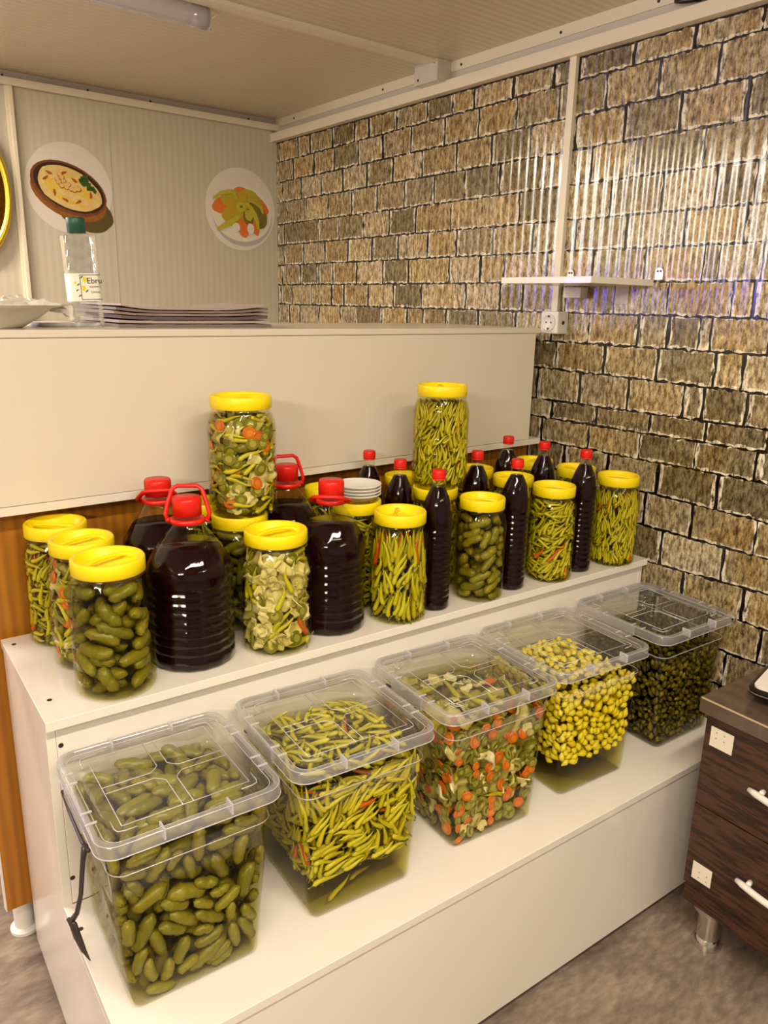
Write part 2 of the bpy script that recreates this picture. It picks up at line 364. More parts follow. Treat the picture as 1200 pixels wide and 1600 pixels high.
def brick_wall():
    r_ = random.Random(3)
    V = []; Fc = []; MI = []; COL = []
    def quad(u, vs, mi, col):
        b = len(V); V.extend([(X(u), X(v), X(z)) for v, z in vs]); Fc.append(tuple(range(b, b + len(vs)))); MI.append(mi); COL.append(col)
    u = UR
    quad(u, [(VF, ZF), (VB, ZF), (VB, ZC), (VF, ZC)], 0, (1, 1, 1, 1))
    tones = [(228, 214, 184), (210, 198, 172), (236, 224, 198), (242, 230, 210), (190, 180, 154), (220, 204, 168), (226, 208, 168), (166, 158, 134), (244, 236, 220), (216, 206, 186), (226, 210, 176), (180, 170, 146)]
    def outline(v0, v1, za, zb, amp, step=.009):
        """jagged closed outline, v0 < v1; za / zb give bottom and top as functions of v"""
        P = []
        n = max(2, int((v1 - v0) / step)); m = 4
        for k in range(n): v = v0 + (v1 - v0) * k / n; P.append((v + r_.gauss(0, amp * .5), za(v) + r_.gauss(0, amp)))
        for k in range(m): q = k / m; P.append((v1 + r_.gauss(0, amp), za(v1) * (1 - q) + zb(v1) * q))
        for k in range(n): v = v1 - (v1 - v0) * k / n; P.append((v, zb(v) + r_.gauss(0, amp)))
        for k in range(m): q = k / m; P.append((v0 + r_.gauss(0, amp), zb(v0) * (1 - q) + za(v0) * q))
        return P
    tops = lambda v: .636
    rows = [(z, j) for z, j in BR]
    zl = rows[-1][0][0]
    while zl > ZF + .03:
        zl -= .09; rows.append(([max(zl, ZF), 0], []))
    for k, (zz, js) in enumerate(rows):
        bot = (lambda v, zz=zz: zz[0] + zz[1] * v)
        js = sorted(js, reverse=True)
        if not js: js = [.9 + r_.uniform(-.07, .07)]
        hi = js[0]
        while hi < VB: hi += .155 + r_.uniform(-.02, .02); js.insert(0, min(hi, VB))
        if js[0] > VB: js[0] = VB
        lo = js[-1]
        while lo > VF: lo -= .158 + r_.uniform(-.02, .02); js.append(max(lo, VF))
        for a, b in zip(js[:-1], js[1:]):
            if a - b < .02: continue
            g = r_.choice([.008, .011, .015, .020]); gz = .0042
            t = tops
            quad(u - .0006, outline(b + g * .35, a - g * .2, lambda v: bot(v) + .0005, lambda v: t(v) - .0055, .0018), 1, (1, 1, 1, 1))
            c = lin(r_.choice(tones)); f = r_.uniform(.85, 1.12)
            quad(u - .0012, outline(b + g * .7, a - g * .75, lambda v: bot(v) + gz + .0015, lambda v: t(v) - gz - .0015, .0022), 2, (c[0] * f, c[1] * f, c[2] * f, 1))
        tops = bot
    me = bpy.data.meshes.new('wall_right'); me.from_pydata(V, [], Fc)
    for kind in ('joint', 'cream', 'face'): me.materials.append(brick_mat(kind))
    me.polygons.foreach_set('material_index', MI)
    at = me.color_attributes.new('Col', 'FLOAT_COLOR', 'CORNER')
    arr = []
    for p, c in zip(me.polygons, COL): arr += list(c) * p.loop_total
    at.data.foreach_set('color', arr); me.update()
    o = link('wall_right', me, None, ROOM, YAW); o['kind'] = 'structure'
brick_wall()

# trims along ceiling and walls
def trim(name, u0, u1, v0, v1, z0, z1, mat='trim', bevel=.001): return rbox(name, u0, u1, v0, v1, z0, z1, M[mat], 'structure', bevel)
def trim_multi(name, boxes, mats, bevel=.0008):
    mb = MB()
    for (u0, u1, v0, v1, z0, z1, mi) in boxes: mb.box(X(u0), X(u1), X(v0), X(v1), X(z0), X(z1), mi)
    o = link(name, mb.me(mats, False), None, ROOM, YAW, bevel); o['kind'] = 'structure'; return o
def screws_u(lst):
    return lst
trim_multi('trim_1', [(UL, UR, VB - .004, VB, .693, ZC, 1), (UL, UR, VB - .030, VB, .680, .695, 0), (UL, UR, VB - .032, VB - .026, .676, .699, 0)], [M['trim'], M['trim_grey']])
trim_multi('trim_2', [(UR - .005, UR, 2.09, VB, .694, ZC, 0), (UR - .005, UR, VF, 1.975, .694, ZC, 0),
                      (UR - .002, UR, VF, VB, .664, .694, 1), (UR - .028, UR, VF, VB, .636, .668, 0)], [M['trim'], M['trim_grey']])
trim_multi('trim_3', [(UL, UR - .05, 1.985, 2.03, ZC - .010, ZC, 0)], [M['trim']])
trim_multi('trim_4', [(UR - .062, UR - .002, 1.975, 2.085, .664, ZC, 0)], [M['trim_grey']])
trim_multi('trim_5', [(.742, .762, VB - .010, VB, ZF, .68, 0), (.752, .764, VB - .018, VB - .010, ZF, .68, 0)], [M['trim']])
trim_multi('trim_6', [(UR - .014, UR - .001, 1.478, 1.500, -.014, .640, 0)], [M['trim']])
trim_multi('trim_7', [(1.0855, 1.0870, VB - .0015, VB, ZF, .68, 0)], [M['trim_grey']])
# screws in the trims
sb = MB()
for u in (.74, 1.02, 1.25, 1.66): 
    T = Matrix.Translation((X(u), X(VB - .004), X(.708))) @ Matrix.Rotation(pi / 2, 4, 'X'); sb.lathe([(.0042, -.001), (.0042, .002), (.002, .003)], 10, T=T)
for v in (2.9, 2.32, 1.93, 1.545, 1.25):
    T = Matrix.Translation((X(UR - .005), X(v), X(.707))) @ Matrix.Rotation(-pi / 2, 4, 'Y'); sb.lathe([(.0042, -.001), (.0042, .002), (.002, .003)], 10, T=T)
for v, z in ((2.065, .678), (1.99, .716)):
    T = Matrix.Translation((X(UR - .062), X(v), X(z))) @ Matrix.Rotation(-pi / 2, 4, 'Y'); sb.lathe([(.004, -.001), (.004, .002), (.002, .003)], 10, T=T)
o = link('trim_8', sb.me(M['hole'], False), None, ROOM, YAW); o['kind'] = 'structure'

# ceiling tube fixture by the beam
def room_thing(name, label, cat, u, v, z, group=None):
    p = Matrix.Rotation(YAW, 3, 'Z') @ Vector((X(u), X(v), 0))
    return thing(name, label, cat, (p.x, p.y, Z(z)), YAW, group)
t = room_thing('tube_light', 'round frosted plastic tube light on the ceiling beside the white beam', 'ceiling light', .6, 2.068, .70)
mb = MB(); T = Matrix.Rotation(pi / 2, 4, 'Y')
mb.lathe([(.028, -.70), (.028, .44), (.027, .45)], 28, T=T); part('diffuser', mb, clear('tube cover', (235, 232, 236), .1, .2, white=.45), t)
mb = MB(); mb.lathe([(.0285, .40), (.0295, .40), (.0295, .452), (.0285, .452)], 28, T=T); part('end_ring', mb, clear('tube end', (240, 240, 245), .1, .15, white=.3), t)
mb = MB(); mb.tube([(.478, -.025, .012), (.462, -.022, .0), (.456, -.008, -.02), (.466, .01, -.026), (.474, .02, -.018)], .002, 6); part('cable', mb, M['plastic_white'], t)
t = room_thing('cable_end', 'short dark cable bundle above the white moulding at the upper right', 'cable', 1.775, 1.16, .674)
mb = MB(); mb.tube([(0, -.16, .03), (0, -.08, .018), (0, -.03, .008), (-.004, .02, .014), (0, .04, .02)], .007, 8)
mb.tube([(0, -.14, .04), (-.006, -.05, .022), (0, .01, .01)], .005, 8); part('cable', mb, M['black'], t)

# wall shelf with brackets
t = room_thing('wall_shelf', 'small white corner board shelf on brackets against the brick wall', 'shelf', 1.66, 1.328, .056)
mb = MB(); mb.box(X(-.124), X(.129), X(-.144), X(.144), 0, X(.0155)); part('shelf_board', mb, M['white'], t, .001, False)
for v in (-.165 + .006, .12):
    mb = MB(); mb.loft([[(X(.125), p[0], p[1] + .0) for p in [(X(v) + .012 * cos(a), X(.034) + .012 * sin(a)) for a in np.linspace(0, pi, 9)] + [(X(v) - .012, X(.0155)), (X(v) + .012, X(.0155))]],
                        [(X(.128), p[0], p[1]) for p in [(X(v) + .012 * cos(a), X(.034) + .012 * sin(a)) for a in np.linspace(0, pi, 9)] + [(X(v) - .012, X(.0155)), (X(v) + .012, X(.0155))]]])
    br = part('bracket', mb, M['satin'], t, 0, False)
    mb = MB()
    for dy in (-.0045, .0045):
        mb.lathe([(.0028, 0), (.0028, .002)], 8, T=Matrix.Translation((X(.125), X(v) + dy, X(.036))) @ Matrix.Rotation(-pi / 2, 4, 'Y'))
    part('screw', mb, M['hole'], br, 0, False)
mb = MB(); mb.box(X(.124), X(.128), X(-.075), X(-.035), X(-.045), 0); part('bracket', mb, M['trim_grey'], t, 0, False)
t = room_thing('junction_box', 'small white junction box under the wall shelf', 'junction box', 1.772, 1.415, .025)
mb = MB(); mb.box(-.018, .018, X(-.030), X(.030), 0, X(.028)); part('box_body', mb, M['plastic_white'], t, .002, False)
# socket
t = room_thing('power_socket', 'white surface mounted wall socket at the end of the counter', 'socket', 1.7675, 1.477, -.074)
mb = MB(); mb.box(X(-.0225), X(.0225), X(-.031), X(.031), 0, X(.062)); part('box_body', mb, M['plastic_white'], t, .004, False)
T = Matrix.Translation((X(-.0225), X(.002), X(.031))) @ Matrix.Rotation(-pi / 2, 4, 'Y')
mb = MB(); mb.lathe([(.026, -.002), (.026, .0035), (.0225, .0035), (.0205, .0006), (0.0, .0006)], 32, T=T); fc = part('socket_face', mb, M['plastic_white'], t)
mb = MB()
for dz in (-.0095, .0095): mb.lathe([(.003, .0006), (.003, .0012)], 10, T=T @ Matrix.Translation((0, dz, 0)))
for dz in (-.020, .020): mb.box(-.004 + dz, .004 + dz, -.003, .003, .0006, .0030, T=T)
part('contact', mb, M['hole'], fc, 0, False)
mb = MB(); mb.lathe([(.006, 0), (.006, .0012)], 12, T=Matrix.Translation((0, X(-.031), X(.031))) @ Matrix.Rotation(pi / 2, 4, 'X')); part('knockout', mb, M['hole'], t, 0, False)

# ------------------------------------------------------------------ service counter (aligned with the walls)
CV = 1.480
t = room_thing('service_counter', 'long white service counter with honey wood base behind the bench', 'counter', .7, CV + .2, ZF)
def cb(name, u0, u1, v0, v1, z0, z1, mat, bevel=.001, par=None):
    mb = MB(); mb.box(X(u0 - .7), X(u1 - .7), X(v0 - CV - .2), X(v1 - CV - .2), X(z0 - ZF), X(z1 - ZF)); return part(name, mb, M[mat], par or t, bevel, False)
cb('top_board', -1.6, 1.712, CV - .003, CV + .42, -.0725, -.0585, 'counter_white', .002)
cb('front_panel', -1.6, 1.697, CV, CV + .016, -.372, -.0735, 'counter_white')
cb('bottom_strip', -1.6, 1.745, CV - .002, CV + .05, -.389, -.373, 'white_edge', .0008)
cb('wood_panel', .222, 1.76, CV + .059, CV + .077, -1.262, -.389, 'honey')
cb('edge_band', .2195, .222, CV + .059, CV + .077, -1.262, -.389, 'white_edge', 0)
cb('side_panel', 1.68, 1.695, CV + .016, CV + .40, -.388, -.073, 'counter_white')
mb = MB(); mb.lathe([(.034, 0), (.034, .008), (.028, .012), (.024, .014), (.024, .116)], 28)
cft = part('foot', mb, M['plastic_white'], t, 0, True, 35, (X(.262 - .7), X(CV + .115 - CV - .2), 0))
for uu in (.9, 1.6): link('foot', cft.data, t, (X(uu - .7), X(-.08), 0))
cb('inner_panel', .222, 1.76, CV + .38, CV + .40, -1.262, -.0725, 'counter_white')

# ------------------------------------------------------------------ display bench
t = thing('display_bench', 'white two-step laminate display bench carrying jars, bottles and tubs', 'display bench', (X(.96), X(1.19), Z(ZF)))
def bb(name, x0, x1, y0, y1, z0, z1, mat='white', bevel=.0012):
    mb = MB(); mb.box(X(x0 - .96), X(x1 - .96), X(y0 - 1.19), X(y1 - 1.19), X(z0 - ZF), X(z1 - ZF)); return part(name, mb, M[mat], t, bevel, False)
bb('top_shelf', .200, 1.705, 1.163, 1.53, -.657, -.640)
bb('riser_panel', .2175, 1.700, 1.184, 1.200, -.999, -.6575)
bb('lower_shelf', .2025, 1.700, .832, 1.184, -1.0165, -1.000)
bb('front_panel', .2025, 1.700, .8365, .852, -1.343, -1.017)
mb = MB()
def side(x0, x1):
    P = [(.8525, -1.343), (1.53, -1.343), (1.53, -.6575), (1.184, -.6575), (1.184, -1.017), (.8525, -1.017)]
    a = [(X(x0 - .96), X(y - 1.19), X(z - ZF)) for y, z in P]; b = [(X(x1 - .96), X(y - 1.19), X(z - ZF)) for y, z in P]
    m = MB(); m.loft([a, b]); return part('side_panel', m, M['white'], t, .001, False)
side(.2025, .2172); side(1.7005, 1.715)
mb = MB(); mb.lathe([(.014, 0), (.014, .004), (.008, .007), (.008, .024)], 16); ft = None
for x, y in ((1.45, .875), (.222, 1.02), (.30, .87), (1.0, .87), (.23, 1.5), (1.68, 1.5)):
    if ft is None: ft = part('foot', mb, M['plastic_white'], t, 0, True, 35, (X(x - .96), X(y - 1.19), 0))
    else: link('foot', ft.data, t, (X(x - .96), X(y - 1.19), 0))
mb = MB()
mb.lathe([(.0045, 0), (.0045, .0007)], 12); sc_me = mb.me(M['hole'], False)
for (x, y) in ((.217, 1.493), (.223, 1.236)): link('screw', sc_me, t, (X(x - .96), X(y - 1.19), X(-.64 - ZF)))
for (x, z) in ((.2235, -.697), (.221, -.949)): link('screw', sc_me, t, (X(x - .96), X(1.184 - 1.19), X(z - ZF))).rotation_euler = (pi / 2, 0, 0)
for (x, y) in ((.2135, .88), (.2135, 1.12)): link('screw', sc_me, t, (X(x - .96), X(y - 1.19), X(-1.0 - ZF)))

# ------------------------------------------------------------------ drawer cabinet at the right
CX, CY = 1.36, .768
t = thing('drawer_cabinet', 'dark brown wood drawer cabinet with chrome legs at the right edge', 'cabinet', (X(1.56), X(.3), Z(ZF)))
def kb(name, x0, x1, y0, y1, z0, z1, mat, bevel=.001, par=None, sm=False):
    m = MB(); m.box(X(x0 - 1.56), X(x1 - 1.56), X(y0 - .3), X(y1 - .3), X(z0 - ZF), X(z1 - ZF)); return part(name, m, M[mat], par or t, bevel, sm)
kb('worktop', CX, 1.752, -.35, CY, -.793, -.760, 'cab_top', .002)
m_ = MB(); m_.box(X(CX - 1.56) - .0006, X(CX - 1.56) + .001, X(-.65), X(CY - .3) - .003, X(-.7625 - ZF), X(-.7595 - ZF)); part('worn_edge', m_, plain('worn light edge', (196, 176, 140), .4), t, 0, False)
kb('carcass', CX + .030, 1.750, -.345, CY - .008, -1.262, -.7935, 'wenge')
for i, (z0, z1) in enumerate(((-1.0055, -.796), (-1.203, -1.0085))):
    d = kb('drawer', CX + .014, CX + .0295, -.30, CY - .012, z0, z1, 'wenge', .0008)
    zc = (-.9015, -1.108)[i] - ZF; yh = (.640, .635)[i]
    m_ = MB(); m_.tube([(X(CX + .012 - 1.56), X(yh - .02 - .3), X(zc)), (X(CX - .004 - 1.56), X(yh - .022 - .3), X(zc))], .006, 10)
    m_.tube([(X(CX + .012 - 1.56), X(yh - .13 - .3), X(zc)), (X(CX - .004 - 1.56), X(yh - .132 - .3), X(zc))], .006, 10)
    pts = [(X(CX - .006 - .012 * sin(pi * q) - 1.56), X(yh - .165 * q - .3), X(zc)) for q in np.linspace(0, 1, 12)]
    m_.tube(pts, [.0055] + [.0075] * 10 + [.0055], 12)
    part('handle', m_, M['plastic_white'], d)
for (ya, yb, za, zb) in ((.743, .694, -.863, -.8195), (.739, .695, -1.183, -1.1415)):
    m_ = MB(); m_.box(X(CX + .0138 - 1.56) - .0006, X(CX + .014 - 1.56), X(yb - .3), X(ya - .3), X(za - ZF), X(zb - ZF))
    st = part('sticker', m_, plain('white square sticker', (238, 228, 210), .5), t, 0, False)
    m_ = MB(); r_ = random.Random(int(ya * 1000))
    for k in range(4):
        yy = X((ya + yb) / 2 - .3) + (.013 if k % 2 else -.006) * (1 if za > -1 else -1); zz_ = X((za + zb) / 2 - ZF) + (.013 if k // 2 else -.001) * (1 if za > -1 else -1)
        m_.box(X(CX + .0138 - 1.56) - .001, X(CX + .0138 - 1.56), yy - .002, yy + .002, zz_ - .0015, zz_ + .0015)
    part('dot', m_, plain('grey print', (170, 162, 140), .6), st, 0, False)
leg_b = MB(); leg_b.lathe([(.036, 0), (.036, .004), (.029, .020), (.0265, .024), (.0265, .100)], 32)
leg_p = MB(); leg_p.lathe([(.040, .100), (.040, .1125)], 24)
for i, (x, y) in enumerate(((1.428, .712), (1.428, -.29), (1.72, .712))):
    lg = link('leg', (leg_me := leg_b.me(M['chrome'])) if i == 0 else leg_me, t, (X(x - 1.56), X(y - .3), 0), 0, 0, 30)
    link('leg_plate', (lp_me := leg_p.me(M['satin'], False)) if i == 0 else lp_me, lg)
# scale tray with white card on the cabinet
t = thing('countertop_scale', 'black framed device with white printed card on the dark cabinet', 'scale', (X(1.590), X(.642), Z(-.760)), radians(13))
mb = MB(); mb.loft([rrect(.16, .16, .02, 0), rrect(.15, .15, .02, .018)]); part('base', mb, M['black'], t)
mb = MB(); mb.loft([rrect(X(.315), X(.20), .03, .018), rrect(X(.32), X(.205), .03, .022), rrect(X(.32), X(.205), .03, .032), rrect(X(.31), X(.195), .026, .036)])
part('tray', mb, M['black'], t, 0, True, 40)
mb = MB(); mb.loft([rrect(X(.322), X(.207), .031, .0255), rrect(X(.322), X(.207), .031, .0275)]); part('silver_line', mb, M['chrome'], t)
mb = MB(); mb.loft([rrect(X(.300), X(.186), .018, .036), rrect(X(.300), X(.186), .018, .0405)]); cd = part('card', mb, plain('white card', (240, 234, 226), .3), t, 0, False)
navy = plain('navy print', (40, 44, 84), .5)
mb = MB()
for k in range(4):
    mb.tube([((k - 1.5) * .0055 + .0035 * sin(q * 6), .018 - q * .040 - .003 * k, X(.0) + .0412) for q in np.linspace(0, 1, 12)], [.0006] + [.0014] * 10 + [.0005], 6)
# wave mark sits near the left front corner of the card
part('wave_mark', mb, navy, cd, loc=(X(-.104), X(.042), 0))
def text(body, size, mat, parent, loc, rot, name, ext=.0001):
    c = bpy.data.curves.new(name, 'FONT'); c.body = body; c.size = size; c.extrude = ext; c.align_x = 'CENTER'; c.materials.append(mat)
    tmp = bpy.data.objects.new(name, c); C.objects.link(tmp)
    dg = bpy.context.evaluated_depsgraph_get(); me = bpy.data.meshes.new_from_object(tmp.evaluated_get(dg))
    bpy.data.objects.remove(tmp)
    o = link(name, me, parent, loc); o.rotation_euler = rot; return o
text('MIRVE', .016, navy, cd, (X(-.137), X(.040), .0407), (0, 0, -pi / 2), 'print')

# ------------------------------------------------------------------ things on the counter
ctz = -.0585
t = room_thing('cologne_bottle', 'clear faceted cologne bottle with green cap standing on the counter', 'bottle', .492, 1.565, ctz)
t.rotation_euler = (0, radians(-2.5), YAW - radians(4))
def dia(a, z): return 1
rings = []
hz = X(.168)
for k, q in enumerate(np.linspace(0, 1, 15)):
    w = .061; r = rrect(w, w * .9, .012, q * hz, 5)
    rings.append([((x * (1 + (.035 * cos(9 * math.atan2(y, x) + (k % 2) * pi)) * (1 if (q < .25 or q > .6) else 0))), y * (1 + (.035 * cos(9 * math.atan2(y, x) + (k % 2) * pi)) * (1 if (q < .25 or q > .6) else 0)), z) for x, y, z in r])
rings.append(rrect(.05, .046, .016, hz + .004, 5)); rings.append(rrect(.026, .026, .0125, hz + .008, 5))
mb = MB(); mb.loft(rings); part('glass_body', mb, M['glass'], t, 0, False)
mb = MB(); mb.lathe([(.0185, hz + .006), (.0185, hz + .034), (.0175, hz + .036)], 28); part('cap', mb, plain('green cap', (30, 84, 62), .4), t)
mb = MB(); mb.loft([rrect(.0625, .0565, .012, q * hz, 5) for q in (.30, .60)], False, False); lb = part('paper_label', mb, plain('cream label', (244, 240, 222), .5), t, 0, True)
y0 = -.0286
pr = plain('label print', (24, 24, 24), .5); lem = plain('lemon print', (236, 214, 30), .5); leaf = plain('leaf print', (92, 120, 50), .5)
mb = MB()
fx0, fx1, fz0, fz1 = -.012, .0300, .315 * hz, .585 * hz
for (a, b, c, d) in ((fx0, fx1, fz0, fz0 + .001), (fx0, fx1, fz1 - .001, fz1), (fx0, fx0 + .001, fz0, fz1)): mb.box(a, b, y0 - .0003, y0, c, d)
part('label_frame', mb, pr, lb, 0, False)
mb = MB()
for (a, b, rr) in ((-.002, .535 * hz, .0045), (-.006, .44 * hz, .0042), (-.022, .5 * hz, .002)): mb.lathe([(rr, 0), (rr, .0004)], 14, T=Matrix.Translation((a, y0, b)) @ Matrix.Rotation(pi / 2, 4, 'X') @ Matrix.Diagonal((1, 1.25, 1, 1)))
part('lemon_mark', mb, lem, lb, 0, False)
mb = MB()
for (a, b, rr) in ((-.008, .56 * hz, .002), (-.016, .48 * hz, .0018), (-.019, .42 * hz, .0016), (.0, .41 * hz, .002), (-.015, .36 * hz, .0018)): mb.lathe([(rr, 0), (rr, .0004)], 8, T=Matrix.Translation((a, y0, b)) @ Matrix.Rotation(pi / 2, 4, 'X') @ Matrix.Rotation(.7, 4, 'Z') @ Matrix.Diagonal((2.0, .8, 1, 1)))
part('leaf_mark', mb, leaf, lb, 0, False)
text('Ebru', .0165, pr, lb, (.0170, y0 - .0002, .49 * hz), (pi / 2, 0, 0), 'brand_print')
text('KOLONYA', .0048, pr, lb, (.0175, y0 - .0002, .445 * hz), (pi / 2, 0, 0), 'type_print')
text('Limon', .0075, leaf, lb, (.0175, y0 - .0002, .385 * hz), (pi / 2, 0, 0), 'scent_print')

# white bowl with wrappers, flat tray beside it
t = room_thing('serving_bowl', 'wide white scalloped bowl at the left end of the counter top', 'bowl', .30, 1.60, ctz)
mb = MB(); mod = lambda a, z: 1 + (.02 * cos(10 * a) if z > .03 else 0)
mb.lathe([(.085, 0), (.09, .002), (.12, .020), (.150, .040), (.178, .0455), (.180, .047), (.150, .043), (.118, .024), (.085, .006), (0, .005)], 80, mod=mod)
part('bowl_body', mb, M['plastic_white'], t)
def crumple(sx, sy, sz, seed, n=10):
    r_ = random.Random(seed); m = MB(); vs = []; fs = []
    for i in range(n):
        for j in range(n):
            a = (i / (n - 1) - .5); b = (j / (n - 1) - .5)
            vs.append((a * sx + r_.gauss(0, sx * .03), b * sy + r_.gauss(0, sy * .03), sz * (1 - 3 * (a * a + b * b)) + r_.gauss(0, sz * .28)))
    for i in range(n - 1):
        for j in range(n - 1): fs.append((i * n + j, (i + 1) * n + j, (i + 1) * n + j + 1, i * n + j + 1))
    m.add(vs, fs); return m
foil = plain('crumpled wrapper', (232, 226, 216), .25, metal=.15); foil2 = plain('crumpled dark wrapper', (150, 138, 130), .3, metal=.4)
for k, (dx, dy, sx, h, mt, lb_) in enumerate(((.085, -.02, .15, .022, foil, 'cream napkin crumpled on the right side of the white bowl'), (.0, -.04, .12, .024, foil, 'pale crumpled wrapper in the middle of the white bowl'), (-.02, -.05, .10, .026, foil2, 'greyish crumpled foil wrapper in the white bowl at the frame edge'))):
    p = room_thing('crumpled_wrapper', lb_, 'wrapper', .30 + dx / S, 1.60 + dy / S, ctz + .035)
    o = part('sheet', crumple(sx, .11, h, k + 5), mt, p, 0, False); 
    sol = o.modifiers.new('thick', 'SOLIDIFY'); sol.thickness = .0006
t = room_thing('flat_tray', 'low beige plastic tray lying between the white bowl and the bottle', 'tray', .475, 1.66, ctz)
mb = MB(); mb.loft([rrect(.12, .10, .01, 0), rrect(.135, .115, .012, .008)]); part('tray_body', mb, M['plastic_white'], t)
# stack of menus
paper = [plain('menu sheet %d' % k, c, .45) for k, c in enumerate([(128, 108, 102), (176, 160, 150), (100, 80, 78), (146, 126, 118)])]
names = ['bottom', 'second from the bottom', 'third from the bottom', 'third from the top', 'second from the top', 'top']
zc = 0
for k in range(6):
    r_ = random.Random(40 + k); w = .385 - .012 * (k % 3); p = room_thing('menu_folder', 'thin glossy paper folder, %s of the pile on the counter' % names[k], 'menu', .722 + r_.uniform(-.008, .008), 1.68, ctz + zc / S, 'folders in the counter pile')
    m = MB(); n = 16; lift = .0012 * k * .7; th = (.0085, .0065, .0080, .0055, .0060, .0045)[k]
    top = []; bot = []
    for i in range(n + 1):
        q = i / n; x = (q - .5) * w; bend = (max(0, q - .6) ** 2) * .055 * (k / 4) + (max(0, .25 - q) ** 2) * .10 * (k / 4)
        jit = r_.uniform(-.0006, .0006) if 0 < i < n else 0
        top.append((x, bend + th + jit)); bot.append((x, bend))
    vs = []; fs = []
    for (yy) in (-.13, .13):
        for i in range(n + 1): vs.append((bot[i][0], yy, bot[i][1]))
        for i in range(n + 1): vs.append((top[i][0], yy, top[i][1] - .0008 * (yy < 0)))
    L1 = n + 1
    for i in range(n):
        fs += [(i, i + 1, L1 + i + 1, L1 + i), (2 * L1 + i + 1, 2 * L1 + i, 3 * L1 + i, 3 * L1 + i + 1), (i + 1, i, 2 * L1 + i, 2 * L1 + i + 1), (L1 + i, L1 + i + 1, 3 * L1 + i + 1, 3 * L1 + i)]
    fs += [(0, L1, 3 * L1, 2 * L1), (n, 2 * L1 + n, 3 * L1 + n, L1 + n)]
    m.add(vs, fs); part('folder', m, paper[k % 4], p, 0, False); p.rotation_euler.z = YAW + radians(r_.uniform(-1.5, 1.5)); zc += th + .0010

# ------------------------------------------------------------------ pictures on the back wall
def blob(m, cx, cz, rx, rz, mi, lvl, rot=0, n=28, amp=.0, seed=0, y=0):
    r_ = random.Random(seed); ph = [r_.uniform(0, 6.28) for _ in range(4)]
    P = []
    for i in range(n):
        a = 2 * pi * i / n; k = 1 + amp * (sin(3 * a + ph[0]) + .7 * sin(5 * a + ph[1]) + .5 * sin(9 * a + ph[2]))
        x, z = rx * k * cos(a), rz * k * sin(a)
        P.append((cx + x * cos(rot) - z * sin(rot), -lvl * .00025 - .0004, cz + x * sin(rot) + z * cos(rot)))
    m.add(P, [tuple(range(n))], mi)
def band(m, pts, w, mi, lvl):
    P = []; n = len(pts)
    for i, (x, z) in enumerate(pts):
        a = pts[min(i + 1, n - 1)]; b = pts[max(i - 1, 0)]; dx, dz = a[0] - b[0], a[1] - b[1]; l = math.hypot(dx, dz) or 1
        ww = w * (sin(pi * (i + .35) / (n - .3)) ** .5)
        P.append((x - dz / l * ww, z + dx / l * ww)); P.append((x + dz / l * ww, z - dx / l * ww))
    vs = [(x, -lvl * .00025 - .0004, z) for x, z in P]
    m.add(vs, [(2 * i, 2 * i + 2, 2 * i + 3, 2 * i + 1) for i in range(n - 1)], mi)
def pm(name, c, c2=None): return plain(name, c, .35, noise=c2, nscale=45)
t = room_thing('round_wall_picture', 'round wall picture of hummus in a brown bowl with chickpeas', 'wall picture', .932, VB - .0005, .375)
m = MB(); R = X(.153)
blob(m, 0, 0, R, R, 0, 0, n=64)
tl = radians(-20)
blob(m, .045, -.075, .125, .075, 7, 1, radians(-25), seed=2, amp=.02)
blob(m, -.004, -.028, .150, .085, 1, 2, tl); blob(m, -.002, -.002, .150, .092, 2, 3, tl); blob(m, 0, .0, .140, .082, 3, 4, tl)
blob(m, 0, -.002, .126, .074, 4, 5, tl, amp=.02, seed=4)
blob(m, 0, -.008, .094, .050, 5, 6, tl, amp=.05, seed=5); blob(m, -.012, .020, .07, .02, 4, 7, tl, amp=.08, seed=6); blob(m, .02, -.035, .08, .014, 4, 7, tl, amp=.06, seed=9)
for k, (x, z) in enumerate(((-.035, .048), (-.028, .036), (-.046, .030), (-.04, .018), (-.022, .022), (-.03, .006), (-.012, .002), (-.005, .012), (.005, -.003), (.018, -.006), (.026, .004), (.034, -.002), (-.018, .012))):
    blob(m, x, z, .0105, .0095, 1, 8 + k % 2, 0, 14, seed=k); blob(m, x - .001, z + .0015, .0085, .0078, 6, 10 + k % 2, 0, 14, seed=k)
for k, (x, z) in enumerate(((.055, .036), (.066, .026), (.048, .026), (.060, .046), (.074, .014), (.092, .002), (.082, .006))): blob(m, x, z, .016, .008, 8, 9, k * 1.1, 14, .12, k)
for k, (x, z) in enumerate(((-.075, .05), (-.09, .03), (-.06, -.02), (-.02, -.045), (.03, -.048), (.08, -.02), (.02, .03), (-.02, .055))): blob(m, x, z, .013, .005, 9, 9, tl + k, 12, .15, k)
part('printed_disc', m, [pm('picture paper', (226, 218, 208)), pm('bowl clay', (120, 70, 24), (170, 106, 40)), pm('bowl rim', (96, 48, 22), (140, 84, 40)), pm('bowl inside', (52, 30, 14)),
    pm('hummus', (236, 214, 150), (206, 168, 84)), pm('hummus oil', (220, 178, 50), (234, 204, 96)), pm('chickpea', (226, 184, 112)), pm('printed shade', (92, 78, 40)), pm('parsley', (44, 74, 24), (70, 104, 34)), pm('paprika', (170, 84, 20))], t, 0, False)
t = room_thing('round_wall_picture', 'round wall picture of mixed pickles on a white plate', 'wall picture', 1.617, VB - .0005, .361)
m = MB(); R = X(.160)
blob(m, 0, 0, R, R, 0, 0, n=64); blob(m, .01, -.03, .150, .128, 1, 1, n=48); blob(m, .008, -.018, .150, .120, 2, 2, n=48)
